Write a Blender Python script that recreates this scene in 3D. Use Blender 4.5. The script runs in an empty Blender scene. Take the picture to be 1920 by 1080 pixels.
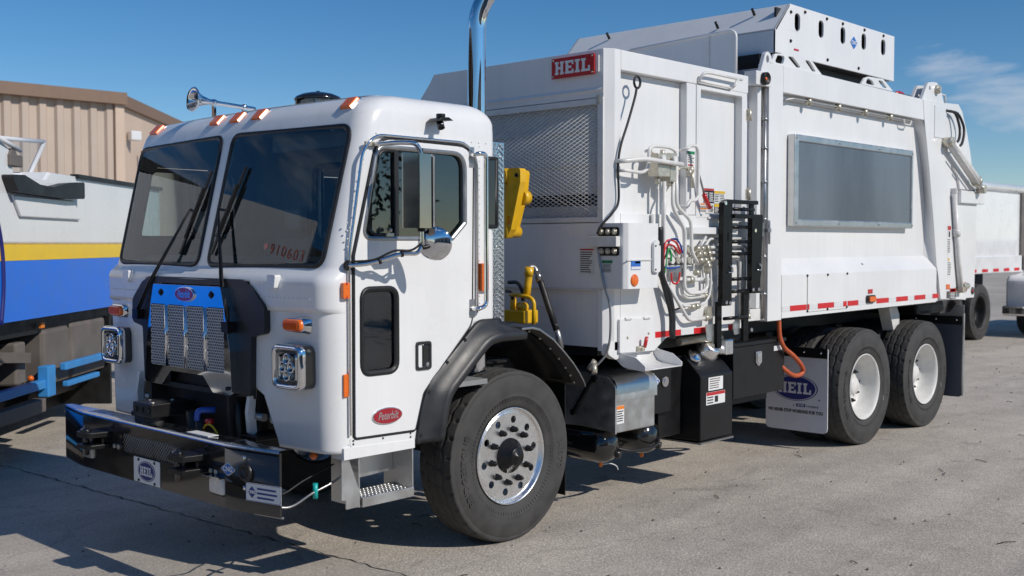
import bpy, bmesh, math, random
from mathutils import Vector, Matrix
from mathutils.geometry import tessellate_polygon
random.seed(7)
pi = math.pi
R = math.radians
scn = bpy.context.scene
C = scn.collection

# ------------------------------------------------------------------ camera
cam_data = bpy.data.cameras.new('camera')
cam = bpy.data.objects.new('camera', cam_data)
C.objects.link(cam)
cam_data.sensor_width = 36.0
cam_data.lens = 38.79
cam_data.clip_end = 3000
cr = Vector((0.68426587, -0.72923173, -0.00114424))
cu = Vector((0.02992358, 0.02651058, 0.99920056))
cf = Vector((0.72861842, 0.68375308, -0.03996151))
M = Matrix((cr, cu, -cf)).transposed().to_4x4()
M.translation = Vector((-3.7100, -5.8227, 1.8645))
cam.matrix_world = M
cam_data.dof.use_dof = True
cam_data.dof.focus_distance = 7.4
cam_data.dof.aperture_fstop = 2.8
scn.camera = cam
scn.render.resolution_x = 1024
scn.render.resolution_y = 576
vs = scn.view_settings
vs.view_transform = 'Standard'
vs.look = 'None'
vs.gamma = 1.0
vs.exposure = 0.1
vs.use_curve_mapping = False

# ------------------------------------------------------------------ sky and sun
SUN = Vector((0.111, -0.612, 0.446)).normalized()
w = bpy.data.worlds.new('World')
scn.world = w
w.use_nodes = True
nt = w.node_tree
for n in list(nt.nodes): nt.nodes.remove(n)
out = nt.nodes.new('ShaderNodeOutputWorld')
bg = nt.nodes.new('ShaderNodeBackground')
sky = nt.nodes.new('ShaderNodeTexSky')
sky.sky_type = 'NISHITA'
sky.sun_disc = False
sky.sun_elevation = math.asin(SUN.z)
sky.sun_rotation = math.atan2(SUN.x, SUN.y)
sky.altitude = 1500
sky.air_density = 1.0
sky.dust_density = 0.0
sky.ozone_density = 3.0
bg.inputs['Strength'].default_value = 0.086
tc = nt.nodes.new('ShaderNodeTexCoord')
mp = nt.nodes.new('ShaderNodeMapping')
mp.inputs['Location'].default_value = (1.1, 2.2, 0.62)
mp.inputs['Rotation'].default_value = (0.12, 0.0, 0.75)
mp.inputs['Scale'].default_value = (1.6, 1.6, 7.5)
cn = nt.nodes.new('ShaderNodeTexNoise')
cn.inputs['Scale'].default_value = 1.7
cn.inputs['Detail'].default_value = 9.0
cn.inputs['Roughness'].default_value = 0.58
cn.inputs['Distortion'].default_value = 0.35
rmp = nt.nodes.new('ShaderNodeValToRGB')
rmp.color_ramp.elements[0].position = 0.60
rmp.color_ramp.elements[0].color = (0, 0, 0, 1)
rmp.color_ramp.elements[1].position = 0.74
rmp.color_ramp.elements[1].color = (0.8, 0.8, 0.8, 1)
mxs = nt.nodes.new('ShaderNodeMix')
mxs.data_type = 'RGBA'
mxs.inputs[7].default_value = (7.2, 7.4, 8.0, 1)
nt.links.new(tc.outputs['Generated'], mp.inputs['Vector'])
nt.links.new(mp.outputs[0], cn.inputs['Vector'])
nt.links.new(cn.outputs['Fac'], rmp.inputs[0])
nt.links.new(rmp.outputs[0], mxs.inputs[0])
hsv = nt.nodes.new('ShaderNodeHueSaturation')
hsv.inputs['Saturation'].default_value = 1.30
hsv.inputs['Value'].default_value = 1.0
nt.links.new(sky.outputs[0], hsv.inputs['Color'])
nt.links.new(hsv.outputs[0], mxs.inputs[6])
nt.links.new(mxs.outputs[2], bg.inputs['Color'])
nt.links.new(bg.outputs[0], out.inputs['Surface'])
sl = bpy.data.lights.new('sun', 'SUN')
sl.energy = 3.1
sl.angle = R(0.5)
sl.color = (1.0, 0.94, 0.855)
so = bpy.data.objects.new('sun', sl)
C.objects.link(so)
so.rotation_euler = SUN.to_track_quat('Z', 'Y').to_euler()
so.location = SUN * 60

# ------------------------------------------------------------------ materials
MATS = {}
def pm(name, col, rough=0.5, metal=0.0, coat=0.0, var=0.06, scale=5.0, bump=0.0, bscale=180.0, rvar=0.08, spec=0.5, emit=None, coat_rough=0.06, grime=0.0):
    """principled material with procedural variation of colour, roughness and fine relief"""
    m = bpy.data.materials.new(name)
    m.use_nodes = True
    t = m.node_tree
    b = t.nodes['Principled BSDF']
    b.inputs['Metallic'].default_value = metal
    b.inputs['Coat Weight'].default_value = coat
    b.inputs['Coat Roughness'].default_value = coat_rough
    b.inputs['Specular IOR Level'].default_value = spec
    tc = t.nodes.new('ShaderNodeTexCoord')
    nz = t.nodes.new('ShaderNodeTexNoise')
    nz.inputs['Scale'].default_value = scale
    nz.inputs['Detail'].default_value = 6
    t.links.new(tc.outputs['Object'], nz.inputs['Vector'])
    mr = t.nodes.new('ShaderNodeMapRange')
    mr.inputs[1].default_value = 0.3; mr.inputs[2].default_value = 0.7
    mr.inputs[3].default_value = 1 - var; mr.inputs[4].default_value = 1 + var * 0.5
    t.links.new(nz.outputs['Fac'], mr.inputs[0])
    if grime:
        mg = t.nodes.new('ShaderNodeMapping'); mg.inputs['Scale'].default_value = (9, 9, 0.55)
        t.links.new(tc.outputs['Object'], mg.inputs[0])
        ng = t.nodes.new('ShaderNodeTexNoise'); ng.inputs['Scale'].default_value = 2.2; ng.inputs['Detail'].default_value = 8; ng.inputs['Roughness'].default_value = 0.7
        t.links.new(mg.outputs[0], ng.inputs['Vector'])
        rg = t.nodes.new('ShaderNodeMapRange'); rg.inputs[1].default_value = 0.42; rg.inputs[2].default_value = 0.68
        rg.inputs[3].default_value = 1.0; rg.inputs[4].default_value = 1 - grime
        t.links.new(ng.outputs['Fac'], rg.inputs[0])
        mm = t.nodes.new('ShaderNodeMath'); mm.operation = 'MULTIPLY'
        t.links.new(mr.outputs[0], mm.inputs[0]); t.links.new(rg.outputs[0], mm.inputs[1]); mr = mm
    vm = t.nodes.new('ShaderNodeVectorMath'); vm.operation = 'SCALE'
    vm.inputs[0].default_value = col[:3]
    t.links.new(mr.outputs[0], vm.inputs['Scale'])
    t.links.new(vm.outputs[0], b.inputs['Base Color'])
    mr2 = t.nodes.new('ShaderNodeMapRange')
    mr2.inputs[1].default_value = 0.3; mr2.inputs[2].default_value = 0.7
    mr2.inputs[3].default_value = max(0.01, rough - rvar); mr2.inputs[4].default_value = min(1, rough + rvar)
    t.links.new(nz.outputs['Fac'], mr2.inputs[0])
    t.links.new(mr2.outputs[0], b.inputs['Roughness'])
    if bump:
        n2 = t.nodes.new('ShaderNodeTexNoise')
        n2.inputs['Scale'].default_value = bscale
        n2.inputs['Detail'].default_value = 3
        t.links.new(tc.outputs['Object'], n2.inputs['Vector'])
        bp = t.nodes.new('ShaderNodeBump')
        bp.inputs['Strength'].default_value = bump
        bp.inputs['Distance'].default_value = 0.004
        t.links.new(n2.outputs['Fac'], bp.inputs['Height'])
        t.links.new(bp.outputs[0], b.inputs['Normal'])
    if emit:
        b.inputs['Emission Color'].default_value = (*emit[:3], 1)
        b.inputs['Emission Strength'].default_value = emit[3]
    MATS[name] = m
    return m

pm('white_paint', (0.82, 0.82, 0.815), 0.30, coat=0.5, var=0.05, scale=2.5, bump=0.05, bscale=60, grime=0.03)
pm('white_body', (0.79, 0.79, 0.785), 0.38, coat=0.25, var=0.06, scale=1.7, bump=0.10, bscale=22, grime=0.04)
pm('white_part', (0.74, 0.73, 0.70), 0.42, coat=0.2, var=0.10, scale=14)
pm('grey_steel', (0.40, 0.40, 0.40), 0.34, metal=0.85, var=0.12, scale=9)
pm('fitting', (0.60, 0.56, 0.46), 0.35, metal=0.55, var=0.2, scale=40)
pm('chrome_dark_reflection', (0.34, 0.31, 0.29), 0.07, metal=1.0, var=0.05, rvar=0.02, scale=8)  # chrome with a dark brown reflection put into its colour
pm('mesh_metal', (0.66, 0.66, 0.66), 0.45, metal=0.25, var=0.08, scale=30)
pm('chrome', (0.82, 0.82, 0.83), 0.05, metal=1.0, var=0.02, rvar=0.02, scale=8)
pm('alloy', (0.93, 0.93, 0.93), 0.28, metal=1.0, var=0.06, rvar=0.06, scale=14)
pm('aluminium', (0.62, 0.62, 0.61), 0.36, metal=0.9, var=0.12, rvar=0.1, scale=12, bump=0.05)
pm('plate_metal', (0.55, 0.57, 0.60), 0.20, metal=1.0, var=0.1, scale=20)
pm('gloss_black', (0.012, 0.012, 0.013), 0.16, coat=0.8, var=0.2, rvar=0.05, scale=6)
pm('satin_black', (0.010, 0.010, 0.011), 0.36, var=0.3, scale=8, bump=0.08, spec=0.35)
pm('ladder_black', (0.006, 0.006, 0.007), 0.3, var=0.3, scale=20, spec=0.22)
pm('plastic_black', (0.022, 0.023, 0.026), 0.42, var=0.2, scale=7, bump=0.15, bscale=260)
pm('rubber_seal', (0.012, 0.012, 0.013), 0.45, var=0.2)
pm('tyre', (0.055, 0.053, 0.051), 0.75, var=0.35, scale=9, bump=0.25, bscale=90, rvar=0.1)
pm('chassis', (0.012, 0.012, 0.013), 0.55, var=0.4, scale=9)
pm('interior', (0.27, 0.275, 0.28), 0.75, var=0.2)
pm('interior_grey', (0.22, 0.225, 0.23), 0.8, var=0.15)
pm('amber', (0.85, 0.16, 0.01), 0.22, coat=0.6, var=0.15, scale=60)
pm('red_lens', (0.55, 0.012, 0.012), 0.2, coat=0.6, var=0.15, scale=60)
pm('red_sign', (0.52, 0.018, 0.02), 0.3, coat=0.4, var=0.08)
pm('badge_red', (0.36, 0.012, 0.025), 0.15, coat=0.7, var=0.1)
pm('reflector_red', (0.62, 0.015, 0.02), 0.35, var=0.06, scale=50)
pm('reflector_white', (0.72, 0.73, 0.74), 0.3, var=0.06, scale=80)
pm('decal_white', (0.78, 0.78, 0.77), 0.45, var=0.04)
pm('decal_black', (0.02, 0.02, 0.022), 0.45, var=0.1)
pm('decal_blue', (0.012, 0.035, 0.22), 0.4, var=0.06)
pm('decal_bright_blue', (0.03, 0.16, 0.52), 0.4, var=0.06)
pm('decal_navy', (0.018, 0.022, 0.17), 0.45, var=0.06)
pm('decal_yellow', (0.75, 0.48, 0.02), 0.45, var=0.06)
pm('decal_orange', (0.80, 0.22, 0.02), 0.45, var=0.06)
pm('decal_green', (0.02, 0.22, 0.09), 0.45, var=0.06)
pm('marker_ink', (0.62, 0.09, 0.04), 0.5, var=0.2, scale=90)
pm('yellow_paint', (0.80, 0.46, 0.01), 0.34, coat=0.3, var=0.14, scale=10, bump=0.08)
pm('hose_orange', (0.52, 0.10, 0.03), 0.55, var=0.25, scale=40, bump=0.3, bscale=80)
pm('hose_black', (0.014, 0.014, 0.015), 0.5, var=0.3, scale=30)
pm('wire_red', (0.6, 0.02, 0.02), 0.45)
pm('wire_green', (0.02, 0.35, 0.08), 0.45)
pm('wire_blue', (0.02, 0.08, 0.4), 0.45)
pm('teal', (0.01, 0.42, 0.40), 0.4)
pm('clear_lens', (0.70, 0.71, 0.72), 0.10, metal=0.25, coat=0.8, var=0.2, scale=60, bump=0.4, bscale=120)
pm('frosted_panel', (0.30, 0.325, 0.36), 0.26, metal=0.75, var=0.18, rvar=0.12, scale=1.1, bump=0.05)
pm('mud_flap', (0.66, 0.66, 0.70), 0.5, var=0.06)
pm('flap_dark', (0.075, 0.085, 0.11), 0.5, var=0.12)
pm('mirror_glass', (0.85, 0.86, 0.87), 0.015, metal=1.0, var=0.0, rvar=0.0)
pm('tan_wall', (0.50, 0.40, 0.325), 0.6, var=0.08, scale=0.8)
pm('tan_trim', (0.22, 0.14, 0.095), 0.6, var=0.1)
pm('tan_light', (0.60, 0.46, 0.36), 0.65, var=0.06, scale=0.6)
pm('truck_blue', (0.0, 0.17, 0.80), 0.35, coat=0.4, var=0.08)
pm('sky_blue_paint', (0.05, 0.28, 0.66), 0.4, var=0.15)
pm('truck_yellow', (0.92, 0.60, 0.005), 0.35, coat=0.4, var=0.06)
pm('tank_grey', (0.16, 0.14, 0.125), 0.6, var=0.2)
pm('roof_dark', (0.05, 0.048, 0.045), 0.7, var=0.3, scale=2)
pm('bark', (0.09, 0.065, 0.045), 0.9, var=0.3, scale=10)
pm('leaf', (0.055, 0.085, 0.03), 0.6, var=0.5, scale=1.5)
pm('beacon_lens', (0.55, 0.56, 0.57), 0.08, metal=0.2, coat=0.8, var=0.3, scale=30)

def glass_mat(name, tint, ior=1.5, rough=0.0):
    m = bpy.data.materials.new(name); m.use_nodes = True
    t = m.node_tree
    for n in list(t.nodes): t.nodes.remove(n)
    o = t.nodes.new('ShaderNodeOutputMaterial')
    mx = t.nodes.new('ShaderNodeMixShader')
    fr = t.nodes.new('ShaderNodeFresnel'); fr.inputs['IOR'].default_value = ior
    tr = t.nodes.new('ShaderNodeBsdfTransparent'); tr.inputs[0].default_value = (*tint, 1)
    gl = t.nodes.new('ShaderNodeBsdfGlossy'); gl.inputs['Roughness'].default_value = rough
    gl.inputs[0].default_value = (0.95, 0.97, 1.0, 1)
    t.links.new(fr.outputs[0], mx.inputs[0]); t.links.new(tr.outputs[0], mx.inputs[1]); t.links.new(gl.outputs[0], mx.inputs[2])
    t.links.new(mx.outputs[0], o.inputs['Surface'])
    MATS[name] = m
glass_mat('windshield_glass', (0.80, 0.88, 0.87), 1.62)
glass_mat('door_glass', (0.50, 0.60, 0.60), 2.0)
glass_mat('lamp_glass', (0.9, 0.92, 0.93), 1.5)

def reflection_bands(name, dark, light):  # soft vertical reflection bands put into the base colour
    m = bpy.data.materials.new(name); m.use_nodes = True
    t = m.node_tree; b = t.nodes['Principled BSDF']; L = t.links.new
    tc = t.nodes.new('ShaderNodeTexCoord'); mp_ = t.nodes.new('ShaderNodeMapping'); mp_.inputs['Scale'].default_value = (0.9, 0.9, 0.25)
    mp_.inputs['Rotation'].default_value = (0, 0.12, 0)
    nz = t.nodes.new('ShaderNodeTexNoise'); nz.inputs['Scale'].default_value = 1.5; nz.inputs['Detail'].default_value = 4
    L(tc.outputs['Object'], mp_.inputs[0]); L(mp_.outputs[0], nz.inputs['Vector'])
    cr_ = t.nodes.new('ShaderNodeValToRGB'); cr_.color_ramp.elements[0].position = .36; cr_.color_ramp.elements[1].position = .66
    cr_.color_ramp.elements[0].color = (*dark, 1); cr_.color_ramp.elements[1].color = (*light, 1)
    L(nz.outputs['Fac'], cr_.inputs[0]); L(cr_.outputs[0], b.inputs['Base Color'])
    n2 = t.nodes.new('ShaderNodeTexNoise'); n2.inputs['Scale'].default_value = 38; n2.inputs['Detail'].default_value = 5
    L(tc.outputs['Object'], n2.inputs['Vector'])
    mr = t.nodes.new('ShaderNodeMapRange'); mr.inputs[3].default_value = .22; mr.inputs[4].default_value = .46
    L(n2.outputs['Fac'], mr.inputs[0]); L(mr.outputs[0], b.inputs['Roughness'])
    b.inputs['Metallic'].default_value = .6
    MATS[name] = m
reflection_bands('frosted_panel', (.15, .165, .19), (.27, .29, .32))

def ground_mat(name, dark, light, agg, bump, stain=0.5, crk=0.75, warm=(1.0, 0.89, 0.76)):
    m = bpy.data.materials.new(name); m.use_nodes = True
    t = m.node_tree; b = t.nodes['Principled BSDF']
    L = t.links.new
    tc = t.nodes.new('ShaderNodeTexCoord')
    def noise(s, d, ro=0.55, dist=0.0):
        n = t.nodes.new('ShaderNodeTexNoise'); n.inputs['Scale'].default_value = s; n.inputs['Detail'].default_value = d
        n.inputs['Roughness'].default_value = ro; n.inputs['Distortion'].default_value = dist
        L(tc.outputs['Object'], n.inputs['Vector']); return n.outputs['Fac']
    def rng(i, a, bb, c, d):
        n = t.nodes.new('ShaderNodeMapRange'); L(i, n.inputs[0])
        for k, v in enumerate((a, bb, c, d)): n.inputs[k + 1].default_value = v
        return n.outputs[0]
    def mul(a, bb):
        n = t.nodes.new('ShaderNodeMath'); n.operation = 'MULTIPLY'; L(a, n.inputs[0]); L(bb, n.inputs[1]); return n.outputs[0]
    vo = t.nodes.new('ShaderNodeTexVoronoi'); vo.inputs['Scale'].default_value = agg
    L(tc.outputs['Object'], vo.inputs['Vector'])
    cell = t.nodes.new('ShaderNodeSeparateColor'); L(vo.outputs['Color'], cell.inputs[0])
    speck = rng(cell.outputs[0], 0, 1, 0.72, 1.22)
    big = rng(noise(0.35, 5, 0.6, 0.6), 0.3, 0.72, 1 - stain * 0.35, 1.12)
    mid = rng(noise(2.3, 6, 0.65), 0.3, 0.7, 0.86, 1.1)
    fine = rng(noise(60, 3), 0.3, 0.7, 0.82, 1.16)
    # narrow tyre and oil streaks along the parking lanes
    mpp = t.nodes.new('ShaderNodeMapping'); mpp.inputs['Scale'].default_value = (0.16, 2.2, 1); mpp.inputs['Rotation'].default_value = (0, 0, 0.25)
    L(tc.outputs['Object'], mpp.inputs[0])
    st = t.nodes.new('ShaderNodeTexNoise'); st.inputs['Scale'].default_value = 1.6; st.inputs['Detail'].default_value = 6
    L(mpp.outputs[0], st.inputs['Vector'])
    streak = rng(st.outputs['Fac'], 0.36, 0.64, 0.90, 1.04)
    v2 = t.nodes.new('ShaderNodeTexVoronoi'); v2.inputs['Scale'].default_value = 26
    L(tc.outputs['Object'], v2.inputs['Vector'])
    pit = rng(v2.outputs['Distance'], 0.04, 0.14, 0.45, 1.0)
    nd = noise(1.3, 4)
    vc = t.nodes.new('ShaderNodeTexVoronoi'); vc.feature = 'DISTANCE_TO_EDGE'; vc.inputs['Scale'].default_value = 0.42
    wv = t.nodes.new('ShaderNodeVectorMath'); wv.operation = 'MULTIPLY_ADD'
    nn = t.nodes.new('ShaderNodeTexNoise'); nn.inputs['Scale'].default_value = 2.2; nn.inputs['Detail'].default_value = 6
    L(tc.outputs['Object'], nn.inputs['Vector']); L(nn.outputs['Color'], wv.inputs[0]); wv.inputs[1].default_value = (0.7, 0.7, 0); L(tc.outputs['Object'], wv.inputs[2])
    L(wv.outputs[0], vc.inputs['Vector'])
    crack = rng(vc.outputs['Distance'], 0.0015, 0.006, crk, 1.0)
    oil = rng(noise(0.8, 6, 0.62, 1.2), 0.60, 0.70, 1.0, 0.72)
    drip = rng(noise(3.4, 3, 0.5, 0.4), 0.68, 0.76, 1.0, 0.66)
    pale = rng(noise(0.55, 5, 0.6, 2.0), 0.62, 0.72, 1.0, 1.14)
    f = mul(mul(mul(mul(speck, big), mul(mid, fine)), mul(mul(streak, pit), crack)), mul(mul(oil, drip), pale))
    mixf = rng(f, 0.30, 1.20, 0.0, 1.0)
    mx = t.nodes.new('ShaderNodeMix'); mx.data_type = 'RGBA'
    L(mixf, mx.inputs[0])
    mx.inputs[6].default_value = (dark * warm[0], dark * warm[1], dark * warm[2], 1)
    mx.inputs[7].default_value = (light * warm[0], light * warm[1], light * warm[2], 1)
    L(mx.outputs[2], b.inputs['Base Color'])
    b.inputs['Roughness'].default_value = 0.85
    bp = t.nodes.new('ShaderNodeBump'); bp.inputs['Strength'].default_value = bump; bp.inputs['Distance'].default_value = 0.008
    L(mul(speck, fine), bp.inputs['Height']); L(bp.outputs[0], b.inputs['Normal'])
    MATS[name] = m
ground_mat('asphalt', 0.17, 0.66, 105, 0.9, crk=0.85)
ground_mat('concrete', 0.22, 0.60, 140, 0.4, stain=0.9, warm=(1.0, 0.90, 0.78))

# ------------------------------------------------------------------ mesh helpers
class MB:
    def __init__(s):
        s.v = []; s.f = []; s.s = []
    def add(s, vs, fs, smooth=False):
        o = len(s.v)
        s.v.extend([tuple(p) for p in vs])
        for f in fs:
            s.f.append([o + i for i in f]); s.s.append(smooth)
        return s
    def box(s, x0, x1, y0, y1, z0, z1):
        x0, x1 = min(x0, x1), max(x0, x1); y0, y1 = min(y0, y1), max(y0, y1); z0, z1 = min(z0, z1), max(z0, z1)
        return s.add([(x0,y0,z0),(x1,y0,z0),(x1,y1,z0),(x0,y1,z0),(x0,y0,z1),(x1,y0,z1),(x1,y1,z1),(x0,y1,z1)],
                     [(3,2,1,0),(4,5,6,7),(0,1,5,4),(1,2,6,5),(2,3,7,6),(3,0,4,7)])
    def beam(s, p0, p1, wd, ht, up=(0, 0, 1)):
        p0, p1 = Vector(p0), Vector(p1); d = (p1 - p0).normalized(); up = Vector(up)
        a = d.cross(up)
        if a.length < 1e-4: a = d.cross(Vector((1, 0, 0)))
        a.normalize(); b = a.cross(d)
        vs = []
        for p in (p0, p1):
            for sx, sy in ((-1,-1),(1,-1),(1,1),(-1,1)): vs.append(p + a*sx*wd/2 + b*sy*ht/2)
        return s.add(vs, [(0,1,2,3),(7,6,5,4),(0,4,5,1),(1,5,6,2),(2,6,7,3),(3,7,4,0)])
    def tube(s, path, r, n=10, closed=False, radii=None, caps=True):
        P = [Vector(p) for p in path]; m = len(P); vs = []; fs = []; prev = None
        for i, p in enumerate(P):
            if closed: t = (P[(i+1) % m] - P[i-1])
            elif i == 0: t = P[1] - P[0]
            elif i == m-1: t = P[-1] - P[-2]
            else: t = (P[i+1]-P[i]).normalized() + (P[i]-P[i-1]).normalized()
            if t.length < 1e-9: t = Vector((0,0,1))
            t.normalize()
            if prev is None:
                a = t.orthogonal().normalized()
            else:
                a = prev - t*prev.dot(t)
                a = a.normalized() if a.length > 1e-6 else t.orthogonal().normalized()
            prev = a; b = t.cross(a); rr = radii[i] if radii else r
            for k in range(n):
                an = 2*pi*k/n; vs.append(p + a*rr*math.cos(an) + b*rr*math.sin(an))
        rng_ = m if closed else m-1
        for i in range(rng_):
            j = (i+1) % m
            for k in range(n):
                fs.append((i*n+k, i*n+(k+1) % n, j*n+(k+1) % n, j*n+k))
        s.add(vs, fs, True)
        if caps and not closed:
            o = len(s.v) - len(vs)
            s.f.append([o+k for k in range(n)][::-1]); s.s.append(False)
            s.f.append([o+(m-1)*n+k for k in range(n)]); s.s.append(False)
        return s
    def cyl(s, p0, p1, r, n=20, r2=None):
        return s.tube([p0, p1], r, n, radii=[r, r if r2 is None else r2])
    def lathe(s, prof, origin, axis, n=48, closed=False):
        """prof: (radius, along axis)"""
        o = Vector(origin); ax = Vector(axis).normalized(); a = ax.orthogonal().normalized(); b = ax.cross(a)
        vs = []; fs = []; m = len(prof)
        for (r, h) in prof:
            for k in range(n):
                an = 2*pi*k/n; vs.append(o + ax*h + (a*math.cos(an) + b*math.sin(an))*r)
        for i in range(m if closed else m-1):
            j = (i+1) % m
            for k in range(n):
                fs.append((i*n+k, i*n+(k+1) % n, j*n+(k+1) % n, j*n+k))
        return s.add(vs, fs, True)
    def plate(s, outer, holes, plane, d0, d1):
        """polygon with holes; plane 'y': points (x,z) between y=d0 and d1; 'x': (y,z); 'z': (x,y)"""
        def mk(p, d):
            if plane == 'y': return (p[0], d, p[1])
            if plane == 'x': return (d, p[0], p[1])
            return (p[0], p[1], d)
        loops = [list(outer)] + [list(h) for h in holes]
        if len(loops) == 1 and len(outer) <= 4: tris = [tuple(range(len(outer)))]
        else: tris = [tuple(t) for t in tessellate_polygon([[Vector((p[0], p[1], 0)) for p in l] for l in loops])]
        flat = [p for l in loops for p in l]; N = len(flat)
        vs = [mk(p, d0) for p in flat] + [mk(p, d1) for p in flat]
        fs = list(tris) + [tuple(N + i for i in reversed(t)) for t in tris]
        o = 0
        for l in loops:
            k = len(l)
            for i in range(k): fs.append((o+i, o+(i+1) % k, N+o+(i+1) % k, N+o+i))
            o += k
        return s.add(vs, fs)
    def loft(s, loops, closed=True, smooth=True):
        n = len(loops[0]); vs = [p for l in loops for p in l]; fs = []
        for i in range(len(loops)-1):
            for k in range(n if closed else n-1):
                fs.append((i*n+k, i*n+(k+1) % n, (i+1)*n+(k+1) % n, (i+1)*n+k))
        return s.add(vs, fs, smooth)
    def ball(s, c, r, n=10, sc=(1,1,1)):
        c = Vector(c); vs = []; fs = []; m = n//2
        for i in range(m+1):
            a = pi*i/m
            for k in range(n):
                b = 2*pi*k/n
                vs.append(c + Vector((r*sc[0]*math.sin(a)*math.cos(b), r*sc[1]*math.sin(a)*math.sin(b), r*sc[2]*math.cos(a))))
        for i in range(m):
            for k in range(n): fs.append((i*n+k, i*n+(k+1) % n, (i+1)*n+(k+1) % n, (i+1)*n+k))
        return s.add(vs, fs, True)
    def mesh(s, name, recalc=True):
        me = bpy.data.meshes.new(name)
        me.from_pydata([tuple(p) for p in s.v], [], s.f)
        me.polygons.foreach_set('use_smooth', s.s)
        if recalc:
            bm = bmesh.new(); bm.from_mesh(me)
            bmesh.ops.recalc_face_normals(bm, faces=bm.faces[:])
            bm.to_mesh(me); bm.free()
        me.update()
        return me

def link(name, me, mat=None, parent=None, bevel=0.0, seg=2):
    if mat and not me.materials: me.materials.append(MATS[mat])
    o = bpy.data.objects.new(name, me)
    C.objects.link(o)
    if parent: o.parent = parent
    if bevel:
        b = o.modifiers.new('bevel', 'BEVEL'); b.width = bevel; b.segments = seg
        b.limit_method = 'ANGLE'; b.angle_limit = R(35); b.harden_normals = False
    return o
TRUCK = None
def P(name, mb, mat, parent=None, bevel=0.0, label=None, seg=2, recalc=True):
    o = link(name, mb.mesh(name, recalc), mat, parent or TRUCK, bevel, seg)
    if label: o['label'] = label
    return o
def thing(name, label, cat, loc=(0,0,0), rz=0.0, group=None):
    o = bpy.data.objects.new(name, None); C.objects.link(o)
    o.location = loc; o.rotation_euler = (0, 0, rz); o['label'] = label; o['category'] = cat
    o.empty_display_size = 0.3
    if group: o['group'] = group
    return o
def rpoly(pts, r, n=5):
    """round the corners of a polygon; r may be a list"""
    out = []; m = len(pts)
    for i in range(m):
        p = Vector(pts[i]); a = Vector(pts[i-1]) - p; b = Vector(pts[(i+1) % m]) - p
        rr = r[i] if isinstance(r, (list, tuple)) else r
        if rr <= 0: out.append((p.x, p.y)); continue
        la, lb = a.length, b.length; a.normalize(); b.normalize()
        ang = max(0.05, a.angle(b)); d = min(rr/math.tan(ang/2), la*0.49, lb*0.49)
        p0 = p + a*d; p1 = p + b*d
        for k in range(n+1):
            t = k/n; q = p0*(1-t)**2 + p*2*t*(1-t) + p1*t*t; out.append((q.x, q.y))
    return out
def offs(pts, d):
    """offset a polygon inward by d"""
    area = sum(pts[i-1][0]*pts[i][1]-pts[i][0]*pts[i-1][1] for i in range(len(pts)))
    sg = 1 if area > 0 else -1; out = []; m = len(pts)
    for i in range(m):
        p = Vector(pts[i]); a = p - Vector(pts[i-1]); b = Vector(pts[(i+1) % m]) - p
        t = (a.normalized() + b.normalized())
        if t.length < 1e-6: t = b
        t.normalize(); nrm = Vector((-t.y, t.x))*sg
        out.append((p.x + nrm.x*d, p.y + nrm.y*d))
    return out
def inside(p, poly):
    x, y = p; c = False; j = len(poly)-1
    for i in range(len(poly)):
        xi, yi = poly[i]; xj, yj = poly[j]
        if (yi > y) != (yj > y) and x < (xj-xi)*(y-yi)/(yj-yi)+xi: c = not c
        j = i
    return c
def circ(cx, cy, r, n=24, ry=None):
    ry = r if ry is None else ry
    return [(cx + r*math.cos(2*pi*k/n), cy + ry*math.sin(2*pi*k/n)) for k in range(n)]
def bend(pts, r=0.04, n=5):
    """3D polyline with rounded corners"""
    P_ = [Vector(p) for p in pts]; out = [P_[0]]
    for i in range(1, len(P_)-1):
        a = P_[i-1]-P_[i]; b = P_[i+1]-P_[i]; d = min(r, a.length*0.48, b.length*0.48)
        p0 = P_[i]+a.normalized()*d; p1 = P_[i]+b.normalized()*d
        for k in range(n+1):
            t = k/n; out.append(p0*(1-t)**2 + P_[i]*2*t*(1-t) + p1*t*t)
    out.append(P_[-1]); return out
def curve(pts, n=8):
    """catmull-rom through 3D points"""
    P_ = [Vector(p) for p in pts]; P_ = [P_[0]*2-P_[1]] + P_ + [P_[-1]*2-P_[-2]]; out = []
    for i in range(1, len(P_)-2):
        a, b, c, d = P_[i-1:i+3]
        for k in range(n):
            t = k/n
            out.append(0.5*((2*b)+(c-a)*t+(2*a-5*b+4*c-d)*t*t+(3*b-a-3*c+d)*t**3))
    out.append(P_[-2]); return out
def text_geo(txt, size=1.0, ext=0.0, shear=0.0, bold=0.0, res=3, space=1.0):
    cu_ = bpy.data.curves.new('t', 'FONT'); cu_.body = txt; cu_.size = size; cu_.extrude = ext; cu_.shear = shear
    cu_.resolution_u = res; cu_.offset = bold; cu_.align_x = 'CENTER'; cu_.align_y = 'CENTER'; cu_.space_character = space
    ob = bpy.data.objects.new('t', cu_); C.objects.link(ob)
    bpy.context.view_layer.update()
    me = bpy.data.meshes.new_from_object(ob.evaluated_get(bpy.context.evaluated_depsgraph_get()))
    vs = [tuple(v.co) for v in me.vertices]; fs = [tuple(p.vertices) for p in me.polygons]
    bpy.data.objects.remove(ob); bpy.data.curves.remove(cu_); bpy.data.meshes.remove(me)
    return vs, fs
def frame_side(x, y, z):     # text on a face looking to -y
    return lambda u, v, h: (x+u, y-h, z+v)
def frame_front(x, y, z):    # text on a face looking to -x
    return lambda u, v, h: (x-h, y-u, z+v)
def lettering(txt, size, fr, mat, parent, ext=0.001, shear=0.0, bold=0.0, sx=1.0, name='lettering', space=1.0, lift=0.0):
    vs, fs = text_geo(txt, size, ext, shear, bold, space=space)
    mb = MB().add([fr(v[0]*sx, v[1], v[2]+ext+lift) for v in vs], fs)
    return P(name, mb, mat, parent)
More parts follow.
